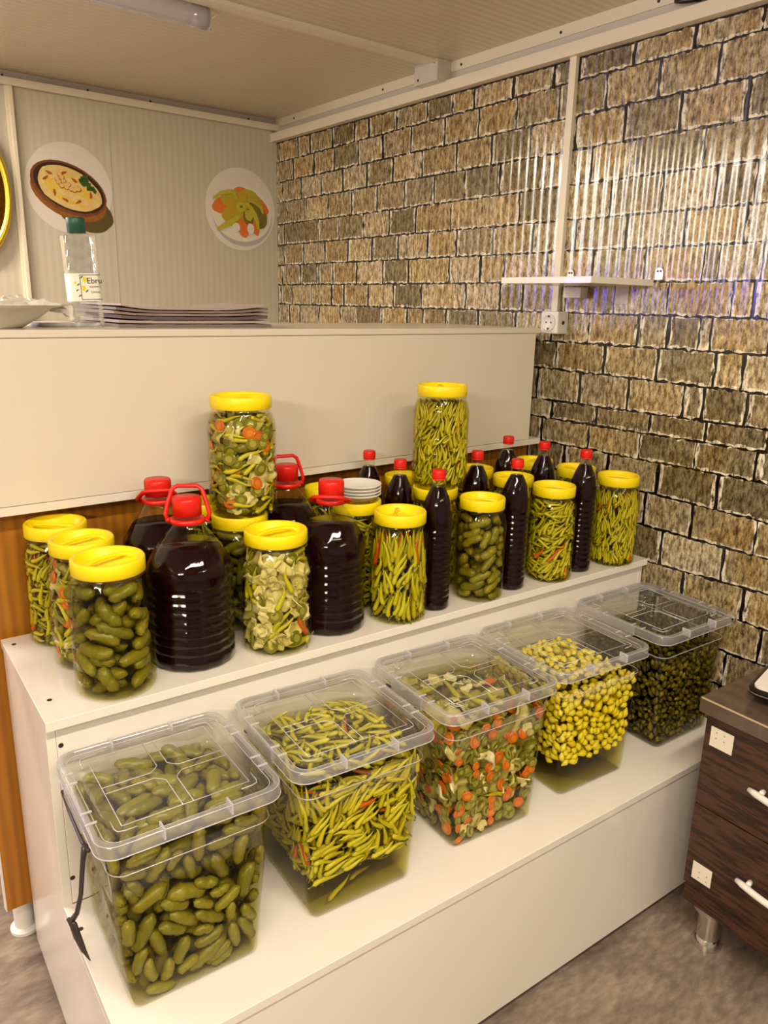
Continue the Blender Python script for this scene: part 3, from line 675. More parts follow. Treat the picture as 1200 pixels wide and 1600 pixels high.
for k, (x, z, rx, rz, mi, ro) in enumerate(((-.095, .012, .048, .034, 3, .4), (.095, .018, .050, .034, 3, -.6), (.0, .075, .034, .022, 3, 0), (-.05, .045, .05, .035, 4, .3), (.05, .055, .055, .03, 4, -.3), (.03, .0, .05, .045, 4, .2), (-.045, -.03, .05, .044, 5, 0),
     (-.048, .018, .03, .026, 5, 0), (.10, -.03, .032, .046, 6, .2), (.012, -.075, .028, .046, 3, .05), (.068, -.06, .020, .050, 3, .25), (.005, .050, .024, .026, 5, 0), (.035, -.030, .026, .036, 6, .3), (.038, -.022, .020, .024, 7, .4), (.0, .010, .028, .022, 7, 0), (.0, .012, .008, .006, 6, 0), (.068, .018, .030, .018, 6, -.5), (-.03, -.078, .022, .020, 2, .2), (.045, -.080, .018, .024, 2, 0))):
    blob(m, x, z, rx, rz, mi, 3 + k, ro, 26, .04, k)
band(m, [(-.125, -.095), (-.09, -.075), (-.05, -.055), (-.02, -.035), (-.005, -.025)], .012, 7, 23)
band(m, [(.02, .03), (.045, .012), (.065, -.015), (.08, -.045), (.083, -.08)], .012, 7, 24)
band(m, [(-.14, .035), (-.10, .06), (-.06, .072), (-.035, .068), (-.02, .04)], .009, 7, 23)
band(m, [(.03, .045), (.065, .04), (.10, .02), (.112, -.01)], .010, 4, 24)
part('printed_disc', m, [pm('plate paper', (232, 222, 210)), pm('plate shade print', (192, 182, 180)), pm('plate white', (236, 228, 210)), pm('carrot print', (226, 104, 34), (236, 134, 54)), pm('cabbage print', (200, 178, 60), (176, 160, 44)), pm('tomato print', (204, 158, 26), (190, 168, 50)), pm('gherkin print', (104, 96, 24), (134, 122, 40)), pm('pepper print', (206, 196, 60), (180, 172, 44))], t, 0, False)
t = room_thing('wall_tray', 'oval golden rimmed metal tray hanging at the left edge of the frame', 'wall tray', .596, VB - .022, .335)
m = MB(); Tt = Matrix.Rotation(pi / 2, 4, 'X') @ Matrix.Diagonal((.143, .242, 1, 1))
m.lathe([(.0, .000), (.80, .0), (.86, .008)], 72, T=Tt); part('plate', m, plain('dark engraved metal', (70, 42, 18), .3, metal=.7, noise=(190, 140, 50), nscale=60, bump=.5), t)
m = MB(); m.lathe([(.83, .004), (.88, .014), (.94, .018), (1.0, .012), (.99, .006), (.9, .004)], 72, T=Tt); part('rim', m, plain('gold rim', (236, 204, 70), .22, metal=.85), t)

# ------------------------------------------------------------------ food shapes
def body_mesh(path, rad, n, mat, stem=None, cap=True, lump=0, seed=0, mats=None):
    r_ = random.Random(seed); m = MB(); m.tube(path, rad, n)
    if lump:
        m.v = [(x + r_.gauss(0, lump), y + r_.gauss(0, lump), z + r_.gauss(0, lump)) for x, y, z in m.v]
    if stem: m.tube(stem[0], stem[1], 5, 1)
    return m.me([mat, M['stem']] if stem else mat)
def gherkin(L, r, seed):
    r_ = random.Random(seed); b = r_.uniform(-.02, .13) * L; n = 13
    path = [((q - .5) * L, b * (4 * (q - .5) ** 2 - .33), 0) for q in np.linspace(0, 1, n)]
    rad = [r * max(.16, (1 - abs(2 * q - 1) ** (2.6 + seed * .5)) ** .5) * (1 + .05 * sin(9 * q + seed)) for q in np.linspace(0, 1, n)]
    return body_mesh(path, rad, 12, M['gherkin'], None, lump=r * .065, seed=seed)
def pepper(L, r, seed, mat='pepper'):
    r_ = random.Random(seed); b = r_.uniform(-.10, .13) * L; n = 11
    path = [((q - .5) * L, b * (4 * (q - .5) ** 2 - .33) + .03 * L * sin(6 * q), 0) for q in np.linspace(0, 1, n)]
    rad = [r * max(.1, min(1, (q * 14) ** .5) * (1 - q ** 2.2) ** .8) for q in np.linspace(0, 1, n)]
    p0 = Vector(path[0]); d = (p0 - Vector(path[1])).normalized()
    return body_mesh(path, rad, 8, M[mat], ([p0 - d * .001, p0 + d * L * .10, p0 + d * L * .16 + Vector((0, .002, 0))], r * .26), seed=seed)
def clove(L, r, seed, mat='garlic'):
    r_ = random.Random(seed); n = 8; k = r_.uniform(.3, .6)
    path = [((q - .5) * L, .06 * L * sin(3 * q), 0) for q in np.linspace(0, 1, n)]
    rad = [r * max(.12, sin(pi * (q ** (.5 + k)))) for q in np.linspace(0, 1, n)]; rad[0] = r * .15; rad[-1] = r * .12
    return body_mesh(path, rad, 8, M[mat], lump=r * .04, seed=seed)
def disc(r, th, seed, mats):
    m = MB(); a = 1 + .12 * random.Random(seed).random(); T = Matrix.Diagonal((a, 1, 1, 1))
    m.lathe([(.0, -th / 2), (r * .86, -th / 2), (r, -th * .2), (r, th * .2), (r * .86, th / 2)], 18, 0, T)
    m.lathe([(r * .5, th / 2 + .0001), (r * .5, th / 2 + .0004), (r * .42, th / 2 + .0005)], 14, 1, T)
    me = m.me(mats, False); return me
def leafy(r, seed, mat='cabbage'):
    r_ = random.Random(seed); n = 11; m = MB(); vs = []; fs = []
    ph = [r_.uniform(0, 6) for _ in range(6)]
    for s_ in (0, 1):
        for i in range(n):
            for j in range(n):
                a, b = i / (n - 1) * 2 - 1, j / (n - 1) * 2 - 1
                e = 1 + .12 * sin(3 * math.atan2(b, a) + ph[0]) + .05 * sin(8 * math.atan2(b, a) + ph[5]) - .18 * a * a * b * b
                h = .28 * r * (sin(2.6 * a + ph[1]) * cos(2.2 * b + ph[2]) + .45 * sin(6 * a + ph[3]) * sin(5 * b + ph[4]))
                vs.append((a * r * e, b * r * e * .8, h - s_ * .0022))
    for s_ in (0, 1):
        o_ = s_ * n * n
        for i in range(n - 1):
            for j in range(n - 1):
                q = (o_ + i * n + j, o_ + (i + 1) * n + j, o_ + (i + 1) * n + j + 1, o_ + i * n + j + 1); fs.append(q if s_ == 0 else q[::-1])
    edge = [(i, 0) for i in range(n)] + [(n - 1, j) for j in range(1, n)] + [(i, n - 1) for i in range(n - 2, -1, -1)] + [(0, j) for j in range(n - 2, 0, -1)]
    for k in range(len(edge)):
        a = edge[k][0] * n + edge[k][1]; b = edge[(k + 1) % len(edge)]; b = b[0] * n + b[1]; fs.append((a, b, b + n * n, a + n * n))
    m.add(vs, fs); return m.me(M[mat])
def half_tomato(r, seed):
    m = MB(); m.lathe([(.0, -r * .8), (r * .5, -r * .7), (r * .86, -r * .4), (r, 0), (r * .94, r * .12)], 18, 0)
    m.lathe([(r * .86, r * .121), (r * .82, r * .14), (r * .3, r * .10)], 14, 1); return m.me([M['tomato'], M['tomato_in']])
KIND = {
 'gherkin': dict(name='gherkin', cat='pickled gherkin', L=(.050, .082), r=.0125, me=[(gherkin, k) for k in range(5)]),
 'pepper': dict(name='hot_pepper', cat='pickled pepper', L=(.045, .066), r=.0050, me=[(pepper, k) for k in range(6)]),
 'pepper_red': dict(name='hot_pepper', cat='pickled pepper', L=(.045, .060), r=.006, me=[(lambda L, r, s: pepper(L, r, s, 'pepper_red'), k) for k in range(3)]),
 'garlic': dict(name='pickled_clove', cat='pickled clove', L=(.019, .027), r=.0072, me=[(clove, k) for k in range(5)]),
 'dark': dict(name='dark_olive_pickle', cat='pickled olive', L=(.014, .024), r=.0055, me=[(lambda L, r, s: clove(L, r, s, 'dark_bean'), k) for k in range(4)]),
}
_cache = {}
def kmesh(kind, scale=1.0, idx=0):
    K = KIND[kind]; i = idx % len(K['me']); key = (kind, i)
    if key not in _cache:
        fn, sd = K['me'][i]; L = K['L'][0] + (K['L'][1] - K['L'][0]) * (i + .5) / len(K['me'])
        _cache[key] = (fn(L, K['r'], sd), L)
    return _cache[key]
for nm, mk, r, cat in (('carrot_slice', lambda k: disc(.0125, .005, k, [M['carrot'], M['carrot_core']]), .0125, 'carrot slice'),
                       ('cucumber_slice', lambda k: disc(.0135, .005, k, [M['tomato'], M['tomato_in']]), .0135, 'cucumber slice'),
                       ('cabbage_piece', lambda k: leafy(.030, k), .027, 'cabbage piece'),
                       ('cauliflower_piece', lambda k: leafy(.016, k + 9), .015, 'cabbage piece'),
                       ('green_tomato', lambda k: half_tomato(.018, k), .018, 'green tomato')):
    KIND[nm] = dict(name=nm if nm != 'cauliflower_piece' else 'cabbage_piece', cat=cat, flat=True, r=r, mk=mk)
def flatmesh(kind, idx):
    key = (kind, idx % 3)
    if key not in _cache: _cache[key] = (KIND[kind]['mk'](idx % 3), 0)
    return _cache[key]

def tub_where(p):
    h = 'low' if p.z < .10 else 'halfway up' if p.z < .19 else 'high'
    if p.z > X(.225) and abs(p.x) < TW1 * .42 and abs(p.y) < TD1 * .42: return ', on the surface, %s %s' % ('back' if p.y > 0 else 'front', 'left' if p.x < 0 else 'right')
    if p.y < 0 and TD0 / 2 + p.y < TW0 / 2 - abs(p.x): return ', %s, front side, %s' % (h, 'left part' if p.x < -.035 else 'right part' if p.x > .035 else 'middle')
    return ', %s, %s side, %s part' % (h, 'left' if p.x < 0 else 'right', 'front' if p.y < 0 else 'back')
def jar_where(cx, cy):
    c = math.atan2(-cy, -cx)
    def f(p):
        h = 'near the bottom' if p.z < .06 else 'halfway up' if p.z < .14 else 'near the top'
        d = (math.atan2(p.y, p.x) - c + pi) % (2 * pi) - pi
        return ', %s%s' % (h, ', left part' if d < -.5 else ', right part' if d > .5 else ', middle')
    return f
class Packer:
    """places pieces one by one so that they touch without running through each other"""
    def __init__(s, seed): s.P = np.zeros((0, 3)); s.R = np.zeros(0); s.out = []; s.r = random.Random(seed); s.bulk = []
    def test(s, pts, rad, slack):
        if len(s.P) == 0: return True
        d = np.sqrt(((s.P[None] - pts[:, None]) ** 2).sum(-1)); return bool((d > (s.R[None] + rad) * slack).all())
    def put(s, kind, sc_, pos, xa, za, slack=.84, idx=None, bulk=False):
        K = KIND[kind]; idx = s.r.randrange(30) if idx is None else idx
        xa = xa.normalized(); za = (za - xa * za.dot(xa)).normalized(); ya = za.cross(xa)
        if K.get('flat'): me, L = flatmesh(kind, idx); pts = np.array([pos]); rad = K['r'] * sc_ * .72
        else:
            me, L = kmesh(kind, 1, idx); n = 5 if L > .03 else 2
            rad = K['r'] * sc_ * .92
            pts = np.array([pos + xa * (L * sc_ * (q - .5) * (.86 if n > 2 else .4)) for q in np.linspace(0, 1, n)])
        if not s.test(pts, rad, slack): return False
        s.P = np.vstack([s.P, pts]); s.R = np.concatenate([s.R, np.full(len(pts), rad)])
        Mx = Matrix((xa, ya, za)).transposed().to_4x4(); Mx.translation = pos
        Mx = Mx @ Matrix.Diagonal((sc_, sc_, sc_, 1))
        (s.bulk if bulk else s.out).append((kind, me, Mx)); return True
    def emit(s, base, labels, group, where=None):
        for kind, me, Mx in s.out:
            K = KIND[kind]; o = bpy.data.objects.new(K['name'], me); C.objects.link(o); o.matrix_world = base @ Mx
            tag(o, labels[kind] + (where(Mx.translation) if where else ''), K['cat'], group % K['cat'])
        if s.bulk:
            vs = []; fs = []; mi = []; mats = []; tone = []; nv = 0
            for kind, me, Mx in s.bulk:
                a = np.empty(len(me.vertices) * 3); me.vertices.foreach_get('co', a); a = a.reshape(-1, 3)
                Mn = np.array(Mx); vs.append(a @ Mn[:3, :3].T + Mn[:3, 3]); tv = s.r.random()
                idxs = []
                for m_ in me.materials:
                    if m_ not in mats: mats.append(m_)
                    idxs.append(mats.index(m_))
                for p in me.polygons: fs.append(tuple(i + nv for i in p.vertices)); mi.append(idxs[p.material_index])
                tone.append(np.full(len(a), tv)); nv += len(a)
            V = np.vstack(vs); me = mesh(V.tolist(), fs); [me.materials.append(m_) for m_ in mats]; me.polygons.foreach_set('material_index', mi)
            at = me.attributes.new('tone', 'FLOAT', 'POINT'); at.data.foreach_set('value', np.concatenate(tone))
            o = bpy.data.objects.new('pickle_fill', me); C.objects.link(o); o.matrix_world = base
            tag(o, labels['fill'], 'pickles', None, 'stuff')

# ------------------------------------------------------------------ the five clear tubs on the lower shelf
TW0, TD0, TW1, TD1, TH = X(.202), X(.236), X(.252), X(.248), X(.278)
LW, LD, LZ = X(.278), X(.272), X(.272)
def hw(z): q = z / TH; return (TW0 + (TW1 - TW0) * q) / 2, (TD0 + (TD1 - TD0) * q) / 2
def off(z): q = 1 - z / TH; return X(-.007) * q, X(-.008) * q
def tring(z, g=0, r=.026, n=6):
    a, b = hw(z); ox, oy = off(z); return rrect(2 * a + g, 2 * b + g, r, z, n, ox, oy)
def tub_meshes():
    D = {}
    m = MB(); w = .0022
    out = [tring(0, -.012, .014), tring(.003, -.003, .017), tring(.009, 0, .019)]
    for q in (.3, .6, .845): out.append(tring(TH * q, 0, .020 + .006 * q))
    out.append(tring(TH * .85, .004, .026)); out.append(tring(TH * .985, .004, .028))
    m.loft(out, True, False); D['body'] = m.me(M['tub'])
    # lid: skirt, raised border, sunken window with embossed lines, painted glints on the rim edges
    m = MB()
    m.loft([rrect(LW - .001, LD - .001, .032, 0), rrect(LW, LD, .033, .004), rrect(LW - .001, LD - .001, .033, .019), rrect(LW - .006, LD - .006, .031, .0225),
            rrect(LW - .020, LD - .020, .026, .0225)], False, False); D['rim'] = m.me(M['lid_rim'])
    m = MB()
    m.loft([rrect(LW - .020, LD - .020, .026, .0225), rrect(LW - .030, LD - .030, .024, .016), rrect(LW - .054, LD - .054, .020, .016), rrect(LW - .058, LD - .058, .018, .0195)], False, True)
    D['window'] = m.me(M['lid'])
    m = MB(); z = .0202; e = .0008
    def ln(pts, w_=e):
        m.tube([(a, b, z) for a, b in pts], w_, 5)
    Wx, Wy = LW / 2 - .047, LD / 2 - .047
    ln([(-Wx, -Wy), (Wx, -Wy), (Wx, Wy), (-Wx, Wy), (-Wx, -Wy)])
    g = .009; c = .024
    for sx in (-1, 1):
        for sy in (-1, 1): ln([(sx * Wx, sy * g), (sx * c, sy * g), (sx * (g + .006), sy * (g + .008)), (sx * (g), sy * c), (sx * g, sy * Wy)])
    for sx in (-1, 1):
        for sy in (-1, 1):
            ln([(sx * (Wx + .012), sy * (Wy - .020)), (sx * (Wx + .012), sy * (Wy + .002)), (sx * (Wx + .009), sy * (Wy + .010)), (sx * (Wx - .002), sy * (Wy + .013)), (sx * (Wx - .020), sy * (Wy + .013))], .0010)
    for zz_, g_, r_ in ((.0005, .0008, .0009), (.0215, -.002, .0007)): m.tube(rrect(LW + g_, LD + g_, .033, zz_), r_, 5, closed=True)  # whitish tubes paint the bright light line along the rim edges
    m.tube(rrect(LW - .031, LD - .031, .024, .0175), .0007, 5, closed=True)
    D['line'] = m.me(M['lid_line'])
    m = MB()
    m.box(-.0016, .0016, -.012, .0112, .005, .0240); D['tick'] = m.me(M['lid_line'], False)
    m = MB(); m.box(-.0095, .0085, -.0015, .0015, .0215, .0238); D['rib'] = m.me(M['lid_line'], False)
    m = MB(); m.box(-.0040, .0035, -.055, .055, -.004, .0215); D['clip'] = m.me(M['lid_rim'], False)
    m = MB()
    for zz_ in (.84,): 
        m.tube(tring(TH * zz_, .001, .026), .0009, 5, closed=True)
    D['ring'] = m.me(M['lid_line'])
    return D
TM = tub_meshes()
def bail_mesh():
    m = MB(); x = -LW / 2 + .004
    m.tube([(x - .004, .085, -.012), (x - .006, .02, -.016), (x - .006, -.055, -.020), (x - .004, -.085, -.016)], .0032, 8)
    m.tube([(x - .006, -.070, -.016), (x - .010, -.062, -.05), (x - .014, -.045, -.12), (x - .020, -.03, -.165), (x - .026, -.018, -.185)], [.0055, .004, .0038, .0042, .005], 8)
    m.tube([(x - .032, -.012, -.183), (x - .026, -.020, -.192), (x - .022, -.026, -.215), (x - .016, -.032, -.240), (x - .008, -.036, -.262)], [.004, .0085, .0085, .006, .0012], 8, flat=.5)
    return m.me(M['bronze'])
def bail_short():
    m = MB(); x = LW / 2 - .006
    m.tube([(x - .002, -.055, -.008), (x, -.070, -.010), (x - .001, -.088, -.014), (x - .010, -.100, -.022)], .0032, 8)
    return m.me(M['black'])
BS = bail_short()
def tub(i, cx, rot, contents, brine_mat, level, label):
    base = (X(cx), X(1.042), Z(-1.0))
    t = thing('pickle_tub', label, 'tub', base, radians(rot), 'clear pickle tubs on the lower shelf')
    b = link('tub_body', TM['body'], t); link('level_ring', TM['ring'], b)
    l = link('lid', TM['window'], t, (0, 0, LZ)); link('lid_rim', TM['rim'], l); link('embossed_and_glint_line', TM['line'], l); 
    for sy in (-1, 1):
        for a in (-.055, .055): link('lid_tick', TM['tick'], l, (a, sy * (LD / 2 - .010), 0), 0 if sy > 0 else pi)
    for sx in (-1, 1):
        link('lid_clip', TM['clip'], l, (sx * LW / 2, 0, 0), 0 if sx > 0 else pi)
        for a in (-.075, -.045, .045, .075): link('lid_rib', TM['rib'], l, (sx * (LW / 2 - .008), a, 0), 0 if sx > 0 else pi)
    m = MB(); z = X(level); rings = []
    rings.append(tring(.0025, -.013, .014))
    for q in (.012, z): rings.append(tring(q, -.003, .019 if q < .02 else .024))
    m.loft(rings); link('brine', m.me(M[brine_mat]), t)
    link('handle', bail_mesh() if i == 0 else BS, t, (0, 0, LZ), 0 if i == 0 else pi)
    link('handle', BS, t, (0, 0, LZ))
    return t, Matrix.Translation(base) @ Matrix.Rotation(radians(rot), 4, 'Z')
FACES = {'front': (Vector((0, -1, 0)), Vector((1, 0, 0))), 'left': (Vector((-1, 0, 0)), Vector((0, -1, 0))), 'right': (Vector((1, 0, 0)), Vector((0, 1, 0))), 'back': (Vector((0, 1, 0)), Vector((-1, 0, 0)))}
def fill_faces(pk, mix, z0, z1, faces, depth, tries, ang, scale=(.9, 1.1), limit=10 ** 6, bulk=False, slack=.84, tilt=.15):
    r = pk.r; n0 = len(pk.out)
    for k in range(tries):
        if len(pk.out) - n0 >= limit: break
        kind = r.choices([m for m, w in mix], [w for m, w in mix])[0]; K = KIND[kind]; sc_ = r.uniform(*scale)
        f = r.choices(faces, [2 if g == 'front' else 1.6 if g == 'left' else 1 for g in faces])[0]; n, tg = FACES[f]
        idx = r.randrange(30); flat = K.get('flat'); L = 0 if flat else kmesh(kind, 1, idx)[1] * sc_
        th = ang(r); ext = K['r'] * sc_ if flat else abs(cos(th)) * L / 2 * .9 + K['r'] * sc_ * .7
        exz = K['r'] * sc_ if flat else abs(sin(th)) * L / 2 * .9 + K['r'] * sc_ * .6
        zz_ = r.uniform(z0 + exz, max(z0 + exz + .001, z1 - exz * .5))
        a, b = hw(zz_); d = (b if f in ('front', 'back') else a); wd_ = (a if f in ('front', 'back') else b)
        rr = K['r'] * sc_ * (.45 if flat else 1.0)
        lim = wd_ - ext - .006
        if lim <= 0: continue
        tt = r.uniform(-lim, lim)
        ox, oy = off(zz_); pos = Vector((ox, oy, 0)) + n * (d - .003 - rr * 1.06 - depth * K['r'] * 2 * r.uniform(.85, 1.15)) + tg * tt + Vector((0, 0, zz_))
        taper = (TW1 - TW0) / 2 / TH; up = (Vector((0, 0, 1)) + n * taper).normalized()
        xa = tg * cos(th) + up * sin(th) + n * r.gauss(0, tilt if depth > .3 else tilt * .25)
        za = (n + tg * r.gauss(0, .3) + up * r.gauss(0, .3)) if flat else n * r.choice([1, 1, -1]) + tg * r.gauss(0, .25)
        pk.put(kind, sc_, pos, xa, za, slack, idx, bulk)
def fill_top(pk, mix, ztop, tries, scale=(.9, 1.1), shrink=1.0, heap=0, tilt=.25, slack=.84, cxy=(0, 0), bulk=False, limit=10 ** 6):
    r = pk.r; n0 = len(pk.out)
    for k in range(tries):
        if len(pk.out) - n0 >= limit: break
        kind = r.choices([m for m, w in mix], [w for m, w in mix])[0]; K = KIND[kind]; sc_ = r.uniform(*scale); idx = r.randrange(30)
        flat = K.get('flat'); L = K['r'] * 2 * sc_ if flat else kmesh(kind, 1, idx)[1] * sc_
        a, b = hw(ztop); th = r.uniform(0, pi); ex = abs(cos(th)) * L / 2 + K['r'] * sc_ + .004; ey = abs(sin(th)) * L / 2 + K['r'] * sc_ + .004
        if a * shrink - ex <= 0 or b * shrink - ey <= 0: continue
        x = r.uniform(-(a * shrink - ex), a * shrink - ex); y = r.uniform(-(b * shrink - ey), b * shrink - ey)
        h = heap * max(0, 1 - (x / a) ** 2 - (y / b) ** 2) + r.uniform(-1, .6) * K['r']
        pos = Vector((x + cxy[0], y + cxy[1], ztop + h - K['r'] * sc_))
        xa = Vector((cos(th), sin(th), r.gauss(0, tilt))); za = Vector((r.gauss(0, .3), r.gauss(0, .3), 1))
        pk.put(kind, sc_, pos, xa, za, slack, idx, bulk)
rnd = lambda r: r.uniform(0, pi)
VIS = ['front', 'left', 'right']; ALL = ['front', 'left', 'right', 'back']
# 1 gherkins
t, base = tub(0, .345, -1, None, 'brine_gherkin', .250, 'clear lidded tub of dark green gherkins, nearest and leftmost on the lower shelf')
pk = Packer(11); fill_faces(pk, [('gherkin', 1)], .002, X(.250), VIS, 0, 9000, rnd, slack=.68, scale=(.65, 1.08))
fill_top(pk, [('gherkin', 1)], X(.262), 1800, slack=.66, scale=(.8, 1.1)); fill_faces(pk, [('gherkin', 1)], .002, X(.232), VIS, .6, 3000, rnd, slack=.70)
fill_faces(pk, [('gherkin', 1)], .002, X(.232), ALL, 1.4, 2500, rnd, bulk=True, slack=.7); fill_top(pk, [('gherkin', 1)], X(.215), 300, bulk=True)
pk.emit(base, {'gherkin': 'dark green gherkin in the nearest tub', 'fill': 'gherkins filling the middle of the nearest clear tub'}, '%ss in the nearest tub', tub_where)
print('tub1', len(pk.out), len(pk.bulk))
# 2 hot peppers
t, base = tub(1, .648, -2.5, None, 'brine_pepper', .245, 'clear lidded tub of yellow-green hot peppers, second from the left')
pk = Packer(12); mixp = [('pepper', 24), ('pepper_red', 1)]
angp = lambda r: r.choice([r.gauss(.25, .35), r.gauss(1.3, .45), r.uniform(0, pi)])
fill_top(pk, mixp, X(.256), 1300, slack=.72, shrink=.97, heap=.006, limit=85)
fill_faces(pk, mixp, X(.062), X(.240), ['front', 'left'], 0, 9000, angp, slack=.70, limit=215)
fill_faces(pk, mixp, X(.055), X(.238), ALL, .6, 5000, angp, bulk=True, slack=.70); fill_faces(pk, mixp, X(.055), X(.238), ALL, 1.4, 4000, angp, bulk=True, slack=.75); fill_faces(pk, mixp, X(.06), X(.238), ['right', 'back'], 0, 1800, angp, bulk=True, slack=.80); fill_top(pk, mixp, X(.232), 700, bulk=True)
for k in range(3): pk.put('pepper', 1.0, Vector((-.045 + .05 * k, -TD0 / 2 + .02 + .01 * k, .02 + .006 * k)), Vector((.7, .1, .5 - .4 * k)), Vector((0, -1, .2)), .5)
pk.emit(base, {'pepper': 'yellow-green pepper in the second tub', 'pepper_red': 'orange-red pepper in the second tub', 'fill': 'hot peppers filling the middle of the second tub'}, '%ss in the second tub', tub_where)
print('tub2', len(pk.out), len(pk.bulk))
# 3 mixed
t, base = tub(2, .958, -3, None, 'brine_mixed', .250, 'clear lidded tub of mixed pickles with carrot slices, middle of the five tubs')
mix3 = [('carrot_slice', 4), ('cucumber_slice', 6), ('cabbage_piece', 3), ('cauliflower_piece', 1), ('green_tomato', 6), ('gherkin', 1), ('pepper', 1)]
pk = Packer(13)
fill_faces(pk, [('cabbage_piece', 1)], .006, X(.240), VIS, 0, 160, rnd, slack=1.0, limit=22, scale=(1.15, 1.6), tilt=.1)
fill_faces(pk, mix3, .003, X(.240), VIS, 0, 6500, rnd, slack=.66, tilt=.3, scale=(.7, 1.2), limit=290)
for kd, nn, sc3 in (('pepper', 5, (1.3, 1.5)), ('cabbage_piece', 9, (1.2, 1.6)), ('cucumber_slice', 6, (1.3, 1.7)), ('green_tomato', 6, (1.0, 1.3)), ('carrot_slice', 6, (.9, 1.2)), ('cauliflower_piece', 30, (.9, 1.3))):
    fill_top(pk, [(kd, 1)], X(.250), 260, slack=.72, heap=.006, scale=sc3, limit=nn)
fill_faces(pk, mix3, .003, X(.235), ALL, .9, 2200, rnd, bulk=True, slack=.74); fill_top(pk, mix3, X(.225), 400, bulk=True)
lab3 = lambda w: {'carrot_slice': 'orange carrot slice in ' + w, 'cucumber_slice': 'green cucumber slice in ' + w, 'cabbage_piece': 'pale cabbage piece in ' + w,
        'cauliflower_piece': 'small cabbage piece in ' + w, 'green_tomato': 'halved green tomato in ' + w, 'gherkin': 'gherkin in ' + w, 'pepper': 'green pepper in ' + w,
        'pepper_red': 'red pepper in ' + w, 'garlic': 'yellow clove in ' + w, 'fill': 'mixed pickles filling the middle of ' + w}
pk.emit(base, lab3('the middle tub'), '%ss in the middle tub', tub_where); print('tub3', len(pk.out), len(pk.bulk))
# 4 cloves
t, base = tub(3, 1.250, -2.5, None, 'brine_garlic', .222, 'clear lidded tub of bright yellow pickled cloves, fourth from the left')
pk = Packer(14)
fill_top(pk, [('garlic', 1)], X(.232), 900, slack=.80, shrink=.82, heap=.022, limit=80, cxy=(0, .0), tilt=.4, scale=(1, 1.25))
fill_faces(pk, [('garlic', 1)], X(.060), X(.232), ['front', 'left'], 0, 9000, rnd, slack=.74, scale=(.85, 1.35), limit=220)
fill_faces(pk, [('garlic', 1)], X(.058), X(.228), ALL, .9, 4200, rnd, bulk=True, slack=.80); fill_faces(pk, [('garlic', 1)], X(.06), X(.23), ['right', 'back', 'front', 'left'], 0, 2400, rnd, bulk=True, slack=.80); fill_top(pk, [('garlic', 1)], X(.218), 900, bulk=True)
pk.emit(base, {'garlic': 'yellow teardrop pickle in the fourth tub', 'fill': 'yellow cloves filling the middle of the fourth tub'}, '%ss in the fourth tub', tub_where); print('tub4', len(pk.out), len(pk.bulk))
# 5 dark
t, base = tub(4, 1.576, -1, None, 'brine_dark', .228, 'clear lidded tub of dark olive pickles, rightmost beside the brick wall')
pk = Packer(15)
fill_top(pk, [('dark', 1)], X(.226), 900, slack=.82, limit=110, scale=(1, 1.4))
fill_faces(pk, [('dark', 1)], .004, X(.222), ['front', 'left'], 0, 3500, rnd, slack=.84, scale=(.8, 1.5), limit=190)
fill_faces(pk, [('dark', 1)], .004, X(.222), ALL, .9, 3800, rnd, bulk=True, slack=.82, scale=(.9, 1.5)); fill_faces(pk, [('dark', 1)], .004, X(.222), ALL, 0, 3000, rnd, bulk=True, slack=.82, scale=(.8, 1.3)); fill_top(pk, [('dark', 1)], X(.215), 700, bulk=True)
pk.emit(base, {'dark': 'glossy dark pickle in the rightmost tub', 'fill': 'dark olive pickles filling the rightmost tub'}, '%ss in the rightmost tub', tub_where); print('tub5', len(pk.out), len(pk.bulk))

# ------------------------------------------------------------------ jars with yellow lids
JH = X(.232)
JP = [(0, .80), (.006, .90), (.02, .965), (.05, .995), (.10, 1.0), (.20, 1.0), (.215, .975), (.23, 1.0), (.35, 1.0), (.365, .975), (.38, 1.0), (.50, 1.0), (.515, .975), (.53, 1.0), (.64, 1.0), (.72, .995), (.78, .965), (.82, .92), (.85, .885), (.875, .85), (.885, .83), (.91, .82)]
def jprof(R): return [(r * R, z * JH) for z, r in JP]
def jr(R, z): return float(np.interp(z / JH, [p[0] for p in JP], [p[1] for p in JP])) * R
_jm = {}
def jar_meshes(R):
    k = round(R, 4)
    if k in _jm: return _jm[k]
    D = {}; m = MB()
    def mod(a, z):
        q = z / JH
        if .70 < q < .84: return 1 + .010 * cos(30 * a)
        if q < .06: return 1 + .012 * cos(24 * a)
        return 1
    m.lathe(jprof(R), 120, mod=mod); m.f.pop(); m.m.pop(); D['body'] = m.me(M['pet'])
    RL = R * .885; m = MB()
    m.lathe([(RL * .97, JH * .893), (RL, JH * .898), (RL, JH * .988), (RL * .97, JH), (RL * .90, JH), (RL * .86, JH * .990), (RL * .78, JH * .935), (RL * .70, JH * .920), (0.0001, JH * .915)], 56)
    D['lid'] = m.me(M['yellow'])
    m = MB(); pts = [(RL * .80 * cos(pi * q), RL * .20 * sin(pi * q) - RL * .06, JH * (.940 + .040 * sin(pi * q) ** .6)) for q in np.linspace(.0, 1, 18)]
    m.tube(pts, RL * .062, 8, flat=1.0); D['grip'] = m.me(M['yellow'])
    m = MB(); m.lathe([(RL * .985, JH * .876), (RL * 1.0, JH * .880), (RL * .99, JH * .888)], 48); D['collar'] = m.me(M['pet'])
    _jm[k] = D; return D
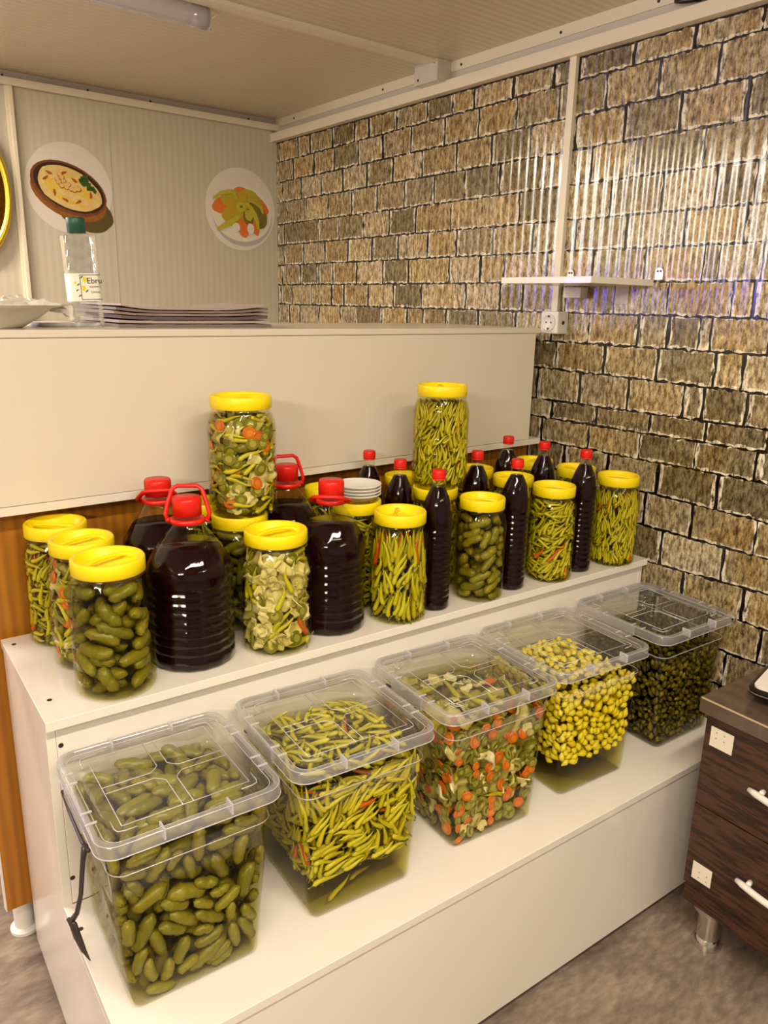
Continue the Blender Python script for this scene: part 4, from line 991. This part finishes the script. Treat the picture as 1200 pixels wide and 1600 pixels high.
def jar(cx, cy, R, mix, brine_mat, label, z0=-.64, level=.86, angs=None, scale=(.6, .9), seed=0, bulk_all=False, tries=1600, rot=None, lcap=None, labels=None, grp='', zlo=0.02):
    R = X(R); base = (X(cx), X(cy), Z(z0)); rz = random.Random(seed).uniform(0, pi) if rot is None else radians(rot)
    t = thing('pickle_jar', label, 'jar', base, rz, 'pickle jars with yellow lids')
    D = jar_meshes(R); link('jar_body', D['body'], t); l = link('lid', D['lid'], t); link('grip', D['grip'], l); link('collar', D['collar'], t)
    m = MB(); pr_ = [(r * .985, max(z, .002)) for r, z in jprof(R) if z <= level * JH]; pr_[0] = (pr_[0][0] * .97, .002); m.lathe(pr_, 64); link('brine', m.me(M[brine_mat]), t)
    pk = Packer(seed); r = pk.r; camdir = math.atan2(-cy, -cx)
    angs = angs or rnd
    for lay, tr in ((0, int(tries * 1.6)), (.5, tries), (1.2, int(tries * .7)), (2, tries // 3)):
        for k in range(tr):
            kind = r.choices([m_ for m_, w in mix], [w for m_, w in mix])[0]; K = KIND[kind]; sc_ = r.uniform(*scale); idx = r.randrange(30)
            flat = K.get('flat'); L = 0 if flat else kmesh(kind, 1, idx)[1] * sc_; th = angs(r)
            exz = K['r'] * sc_ if flat else abs(sin(th)) * L / 2 + K['r'] * sc_ * .6
            za_, zb_ = JH * zlo + exz * .9, JH * (level - .005) - exz * .9
            if zb_ <= za_: continue
            zz_ = r.uniform(za_, zb_)
            Rr = min(jr(R, zz_), jr(R, min(zz_ + exz, JH * .88)), jr(R, max(0, zz_ - exz)))
            rr = K['r'] * sc_; sag = 0 if flat else (L * cos(th)) ** 2 / (8 * Rr) * .9
            rad = Rr - .0025 - rr * (.55 if flat else 1.05) - sag - lay * rr * 1.9
            if rad < 0.004: continue
            a = r.uniform(0, 2 * pi); n = Vector((cos(a), sin(a), 0)); tg = Vector((-sin(a), cos(a), 0)); up = Vector((0, 0, 1))
            da = abs((a - camdir + pi) % (2 * pi) - pi)
            pos = n * rad + up * zz_
            xa = tg * cos(th) + up * sin(th) + n * (r.gauss(0, .05)); zv = n + tg * r.gauss(0, .25) + up * r.gauss(0, .25) if flat else n * r.choice([1, -1]) + tg * r.gauss(0, .2)
            pk.put(kind, sc_, pos, xa, zv, .70 if not flat else .66, idx, bulk=(lay > 0 or da > radians(105) or bulk_all))
    if lcap and len(pk.out) > lcap: pk.bulk += pk.out[lcap:]; pk.out = pk.out[:lcap]
    pk.emit(Matrix.Translation(base), labels, grp, jar_where(cx, cy))
    return len(pk.out), len(pk.bulk)
def jl(w):
    d = lab3(w); d['pepper'] = 'green pepper in ' + w; d['gherkin'] = 'olive gherkin in ' + w; d['pepper_red'] = 'red pepper in ' + w
    d['fill'] = 'pickles filling ' + w; return d
def J(cx, cy, R, mix, br, label, where, seed, **k):
    n = jar(cx, cy, R, mix, br, label, seed=seed, labels=jl(where), grp='%ss in ' + where, **k); print(where, n)
G = [('gherkin', 1)]; PP = [('pepper', 24), ('pepper_red', 1)]
MX = [('cabbage_piece', 2), ('gherkin', 3), ('pepper', 6), ('carrot_slice', .7), ('cucumber_slice', 1.5), ('cauliflower_piece', .7)]
MXL = [('cabbage_piece', 6), ('cauliflower_piece', 4), ('pepper', 4), ('pepper_red', .8), ('cucumber_slice', 1)]
hor = lambda r: r.gauss(0, .35); ver = lambda r: r.gauss(1.45, .35)
mixed_a = lambda r: r.choice([r.gauss(0, .3), r.gauss(1.4, .3)])
J(.331, 1.229, .0665, G, 'brine_gherkin', 'large jar of dark green gherkins at the front left corner of the top shelf', 'the front left gherkin jar', 31, scale=(.85, 1.1), angs=lambda r: r.gauss(.1, .5), rot=25)
J(.323, 1.358, .0620, MX, 'brine_mixed', 'jar of mixed pickles behind the front left gherkin jar', 'the second jar from the left', 32, scale=(.85, 1.1), rot=20)
J(.309, 1.484, .0630, PP, 'brine_pepper', 'jar of green peppers at the back left against the wood panel', 'the back left pepper jar', 33, scale=(.8, 1.0), angs=mixed_a, rot=140, lcap=18)
J(.638, 1.228, .0665, MXL, 'brine_mixed', 'jar of pale cabbage pickles between the two big dark bottles', 'the pale cabbage jar', 34, scale=(1.0, 1.4), rot=10)
J(.630, 1.366, .0625, G, 'brine_gherkin', 'jar with yellow lid carrying the left stacked jar', 'the jar under the left stacked one', 35, scale=(.7, .9), bulk_all=True, tries=700)
J(.643, 1.374, .0670, MX, 'brine_mixed', 'jar of mixed pickles stacked on another jar, left of the two raised ones', 'the left stacked jar', 36, z0=-.408, scale=(.9, 1.15), rot=15, angs=hor)
J(.917, 1.215, .0610, PP, 'brine_pepper', 'jar of fat yellow-green peppers right of the big dark bottle with a folded red handle', 'the jar right of the big bottle', 37, scale=(1.0, 1.25), angs=ver, rot=60, lcap=30)
J(1.143, 1.213, .0570, G, 'brine_gherkin', 'front row jar of dark gherkins between two slim dark bottles', 'the jar between slim bottles', 38, scale=(.75, 1.0), angs=lambda r: r.gauss(.35, .4), rot=125)
J(1.374, 1.213, .0570, PP, 'brine_pepper', 'front row jar of light peppers, second from the right end', 'the second jar from the right end', 39, scale=(.75, .95), angs=lambda r: r.choice([r.gauss(0, .3), r.gauss(1, .3)]), rot=125, lcap=22)
J(1.606, 1.208, .0585, PP, 'brine_pepper', 'rightmost front jar of slim peppers beside the brick wall', 'the rightmost front jar', 40, scale=(.6, .8), angs=ver, rot=125, bulk_all=True)
J(1.115, 1.345, .0600, PP, 'brine_pepper', 'jar whose yellow lid carries the right stacked pepper jar', 'the jar under the right stacked one', 41, bulk_all=True, tries=700)
J(1.140, 1.364, .0650, PP, 'brine_pepper', 'jar packed with slim peppers stacked on another jar, right of the two raised ones', 'the right stacked pepper jar', 42, z0=-.408, scale=(.62, .85), angs=lambda r: r.choice([r.gauss(1.0, .35), r.gauss(1.45, .3)]), rot=50, tries=2600, bulk_all=True)
J(.890, 1.336, .0600, PP, 'brine_pepper', 'jar with white plastic lids on top behind the big bottle', 'the jar under the white lids', 43, tries=900, bulk_all=True)
J(.618, 1.491, .0550, PP, 'brine_pepper', 'back row jar hidden behind the left stacked jar', 'the back jar behind the left stack', 44, bulk_all=True, tries=500)
J(.895, 1.470, .0570, PP, 'brine_pepper', 'back row jar with only its lid showing between the big bottle handles and white lids', 'the back jar behind the white lids', 45, bulk_all=True, tries=500)
J(1.129, 1.483, .0560, PP, 'brine_pepper', 'back row jar whose lid shows behind the middle slim bottles, left of centre', 'the back jar left of the right stack', 46, bulk_all=True, tries=400)
J(1.340, 1.462, .0580, PP, 'brine_pepper', 'back row jar directly right of the right stacked jar', 'the back jar right of the stack', 47, bulk_all=True, tries=400)
J(1.362, 1.338, .0570, PP, 'brine_pepper', 'middle row jar behind the second front jar from the right', 'the middle row jar right of centre', 48, bulk_all=True, tries=400)
J(1.566, 1.462, .0570, PP, 'brine_pepper', 'back right jar under the counter corner by the brick wall', 'the back right corner jar', 49, bulk_all=True, tries=400)
J(1.590, 1.333, .0570, PP, 'brine_pepper', 'middle row jar behind the rightmost front jar', 'the middle row jar at the right end', 50, bulk_all=True, tries=400)

# white plastic lids stacked on a jar
wl = MB(); wl.lathe([(.036, 0), (.038, .001), (.052, .013), (.0545, .0135), (.0545, .016), (.051, .0155), (.036, .0035), (0.0001, .003)], 48); wl_me = wl.me(M['plastic_white'])
for k in range(4):
    o = bpy.data.objects.new('plastic_dish', wl_me); C.objects.link(o); o.location = (X(.890) + .004, X(1.336), Z(-.408) + .0005 + k * .0075)
    tag(o, 'white plastic dish, %s of four stacked on a jar' % ['lowest', 'second lowest', 'second highest', 'topmost'][k], 'dish', 'white dishes stacked on the jar')

# ------------------------------------------------------------------ bottles of dark red juice
BH = X(.306)
def ribs(z0, z1, n, r, dip=.955):
    P = []
    for k in range(n):
        a = z0 + (z1 - z0) * k / n; h = (z1 - z0) / n
        P += [(a, r), (a + h * .55, r), (a + h * .72, r * dip), (a + h * .86, r * dip)]
    P.append((z1, r)); return P
def bprof(R): return [(0, .80 * R), (.004, .92 * R), (.02, R)] + ribs(.06, .60, 12, R) + [(.63, R), (.70, .985 * R), (.76, .90 * R), (.81, .74 * R), (.85, .57 * R), (.88, .44 * R), (.90, .39 * R), (.93, .38 * R)]
def cprof(R): return [(0, .82 * R), (.004, .9 * R), (.02, .975 * R)] + ribs(.05, .50, 8, .985 * R, .965) + [(.52, .985 * R), (.545, 1.0 * R), (.59, .99 * R), (.62, .95 * R), (.65, .88 * R), (.72, .70 * R), (.79, .49 * R), (.825, .375 * R), (.85, .33 * R), (.875, .30 * R)]
_bm = {}
def slim_bottle(cx, cy, label, R=.0335):
    if 's' not in _bm:
        Rm = X(R); P = [(r, z * BH) for z, r in bprof(Rm)]
        facet = lambda a, z: 1 + (.010 * cos(10 * a) if .58 < z / BH < .86 else 0)
        m = MB(); m.lathe(P, 64, mod=facet); body = m.me(M['pet'])
        m = MB(); m.lathe([(r * .965, max(z, .0015)) for r, z in P if z < .888 * BH], 48, mod=facet); juice = m.me(M['juice'])
        rc = X(.0142); m = MB(); md = lambda a, z: 1 + .018 * cos(40 * a)
        m.lathe([(rc * .98, BH * .945), (rc, BH * .95), (rc, BH * .988), (rc * .93, BH), (0.0001, BH)], 80, mod=lambda a, z: md(a, z) if z < BH * .99 else 1); cap = m.me(M['red'])
        m = MB(); m.lathe([(rc * 1.02, BH * .934), (rc * 1.05, BH * .938), (rc * 1.0, BH * .943)], 32); ring = m.me(M['red'])
        _bm['s'] = (body, juice, cap, ring)
    b, j, c, r = _bm['s']; t = thing('juice_bottle', label, 'bottle', (X(cx), X(cy), Z(-.64)), cx * 9, 'slim dark juice bottles with red caps')
    link('bottle_body', b, t); link('dark_juice', j, t); l = link('cap', c, t); link('tamper_ring', r, l)
def big_bottle(cx, cy, label, R, handle, rot):
    k = round(R, 4)
    BHc = X(.305)
    if k not in _bm:
        Rm = X(R); P = [(r, z * BHc) for z, r in cprof(Rm)]
        facet = lambda a, z: 1 + (.012 * cos(12 * a) if .60 < z / BHc < .84 else (.010 * cos(16 * a) if z / BHc < .5 else 0))
        m = MB(); m.lathe(P, 80, mod=facet); body = m.me(M['pet'])
        m = MB(); m.lathe([(r * .975, max(z, .0015)) for r, z in P if z < .74 * BHc], 64, mod=facet); juice = m.me(M['juice'])
        rc = X(.0250); m = MB(); m.lathe([(rc, BHc * .895), (rc * 1.0, BHc * .985), (rc * .94, BHc), (0.0001, BHc)], 90, mod=lambda a, z: 1 + (.012 * cos(45 * a) if z < BHc * .99 else 0)); cap = m.me(M['red'])
        m = MB(); m.lathe([(rc * 1.02, BHc * .845), (rc * 1.22, BHc * .850), (rc * 1.24, BHc * .872), (rc * 1.10, BHc * .880), (rc * 1.02, BHc * .87)], 48); collar = m.me(M['red'])
        _bm[k] = (body, juice, cap, collar)
    b, j, c, co = _bm[k]; t = thing('juice_jug', label, 'bottle', (X(cx), X(cy), Z(-.64)), radians(rot), 'big dark juice bottles with red handles')
    link('bottle_body', b, t); link('dark_juice', j, t); link('cap', c, t); cl = link('collar', co, t)
    rc = X(.0250) * 1.24; zc = BHc * .862; w = rc + .004; h = .066
    # loop of the carrying handle, raised by the given angle
    pts = [(-w, 0), (-w - .004, .012), (-w + .002, .035), (-w + .010, h * .9), (-w * .5, h), (w * .5, h), (w - .010, h * .9), (w - .002, .035), (w + .004, .012), (w, 0)]
    a = radians(handle); m = MB(); m.tube([(x, y * cos(a), zc + y * sin(a)) for x, y in pts], .0043, 8, flat=1.3)
    for sx in (-1, 1): m.tube([(sx * (w - .004), 0, zc), (sx * (w + .003), 0, zc)], .0055, 8)
    link('handle', m.me(M['red']), cl)
big_bottle(.483, 1.264, 'big dark juice bottle with raised red handle, nearest in the front row', .0775, 78, -28)
big_bottle(.488, 1.425, 'big dark juice bottle with tilted red handle behind the nearest one', .0735, 150, -20)
big_bottle(.773, 1.251, 'big dark juice bottle with red handle folded down, right of the pale cabbage jar', .0700, 160, -38)
big_bottle(.765, 1.420, 'big dark juice bottle with upright handle behind the left stacked jar', .0700, 85, -10)
for cx, cy, lb_ in ((1.014, 1.213, 'front row slim juice bottle below the right stacked pepper jar, nearest of the slim ones'),
                    (1.245, 1.213, 'front row slim juice bottle between the gherkin jar and the light pepper jar'),
                    (1.479, 1.213, 'front row slim juice bottle left of the rightmost jar'),
                    (1.008, 1.462, 'back row slim juice bottle against the counter, leftmost of the slim ones'),
                    (1.010, 1.343, 'slim juice bottle just left of the right stacked pepper jar'),
                    (1.234, 1.335, 'slim juice bottle just right of the right stacked pepper jar'),
                    (1.450, 1.452, 'back row slim juice bottle at the counter corner, highest cap of all'),
                    (1.474, 1.345, 'middle row slim juice bottle behind the second front jar from the right')):
    slim_bottle(cx, cy, lb_)
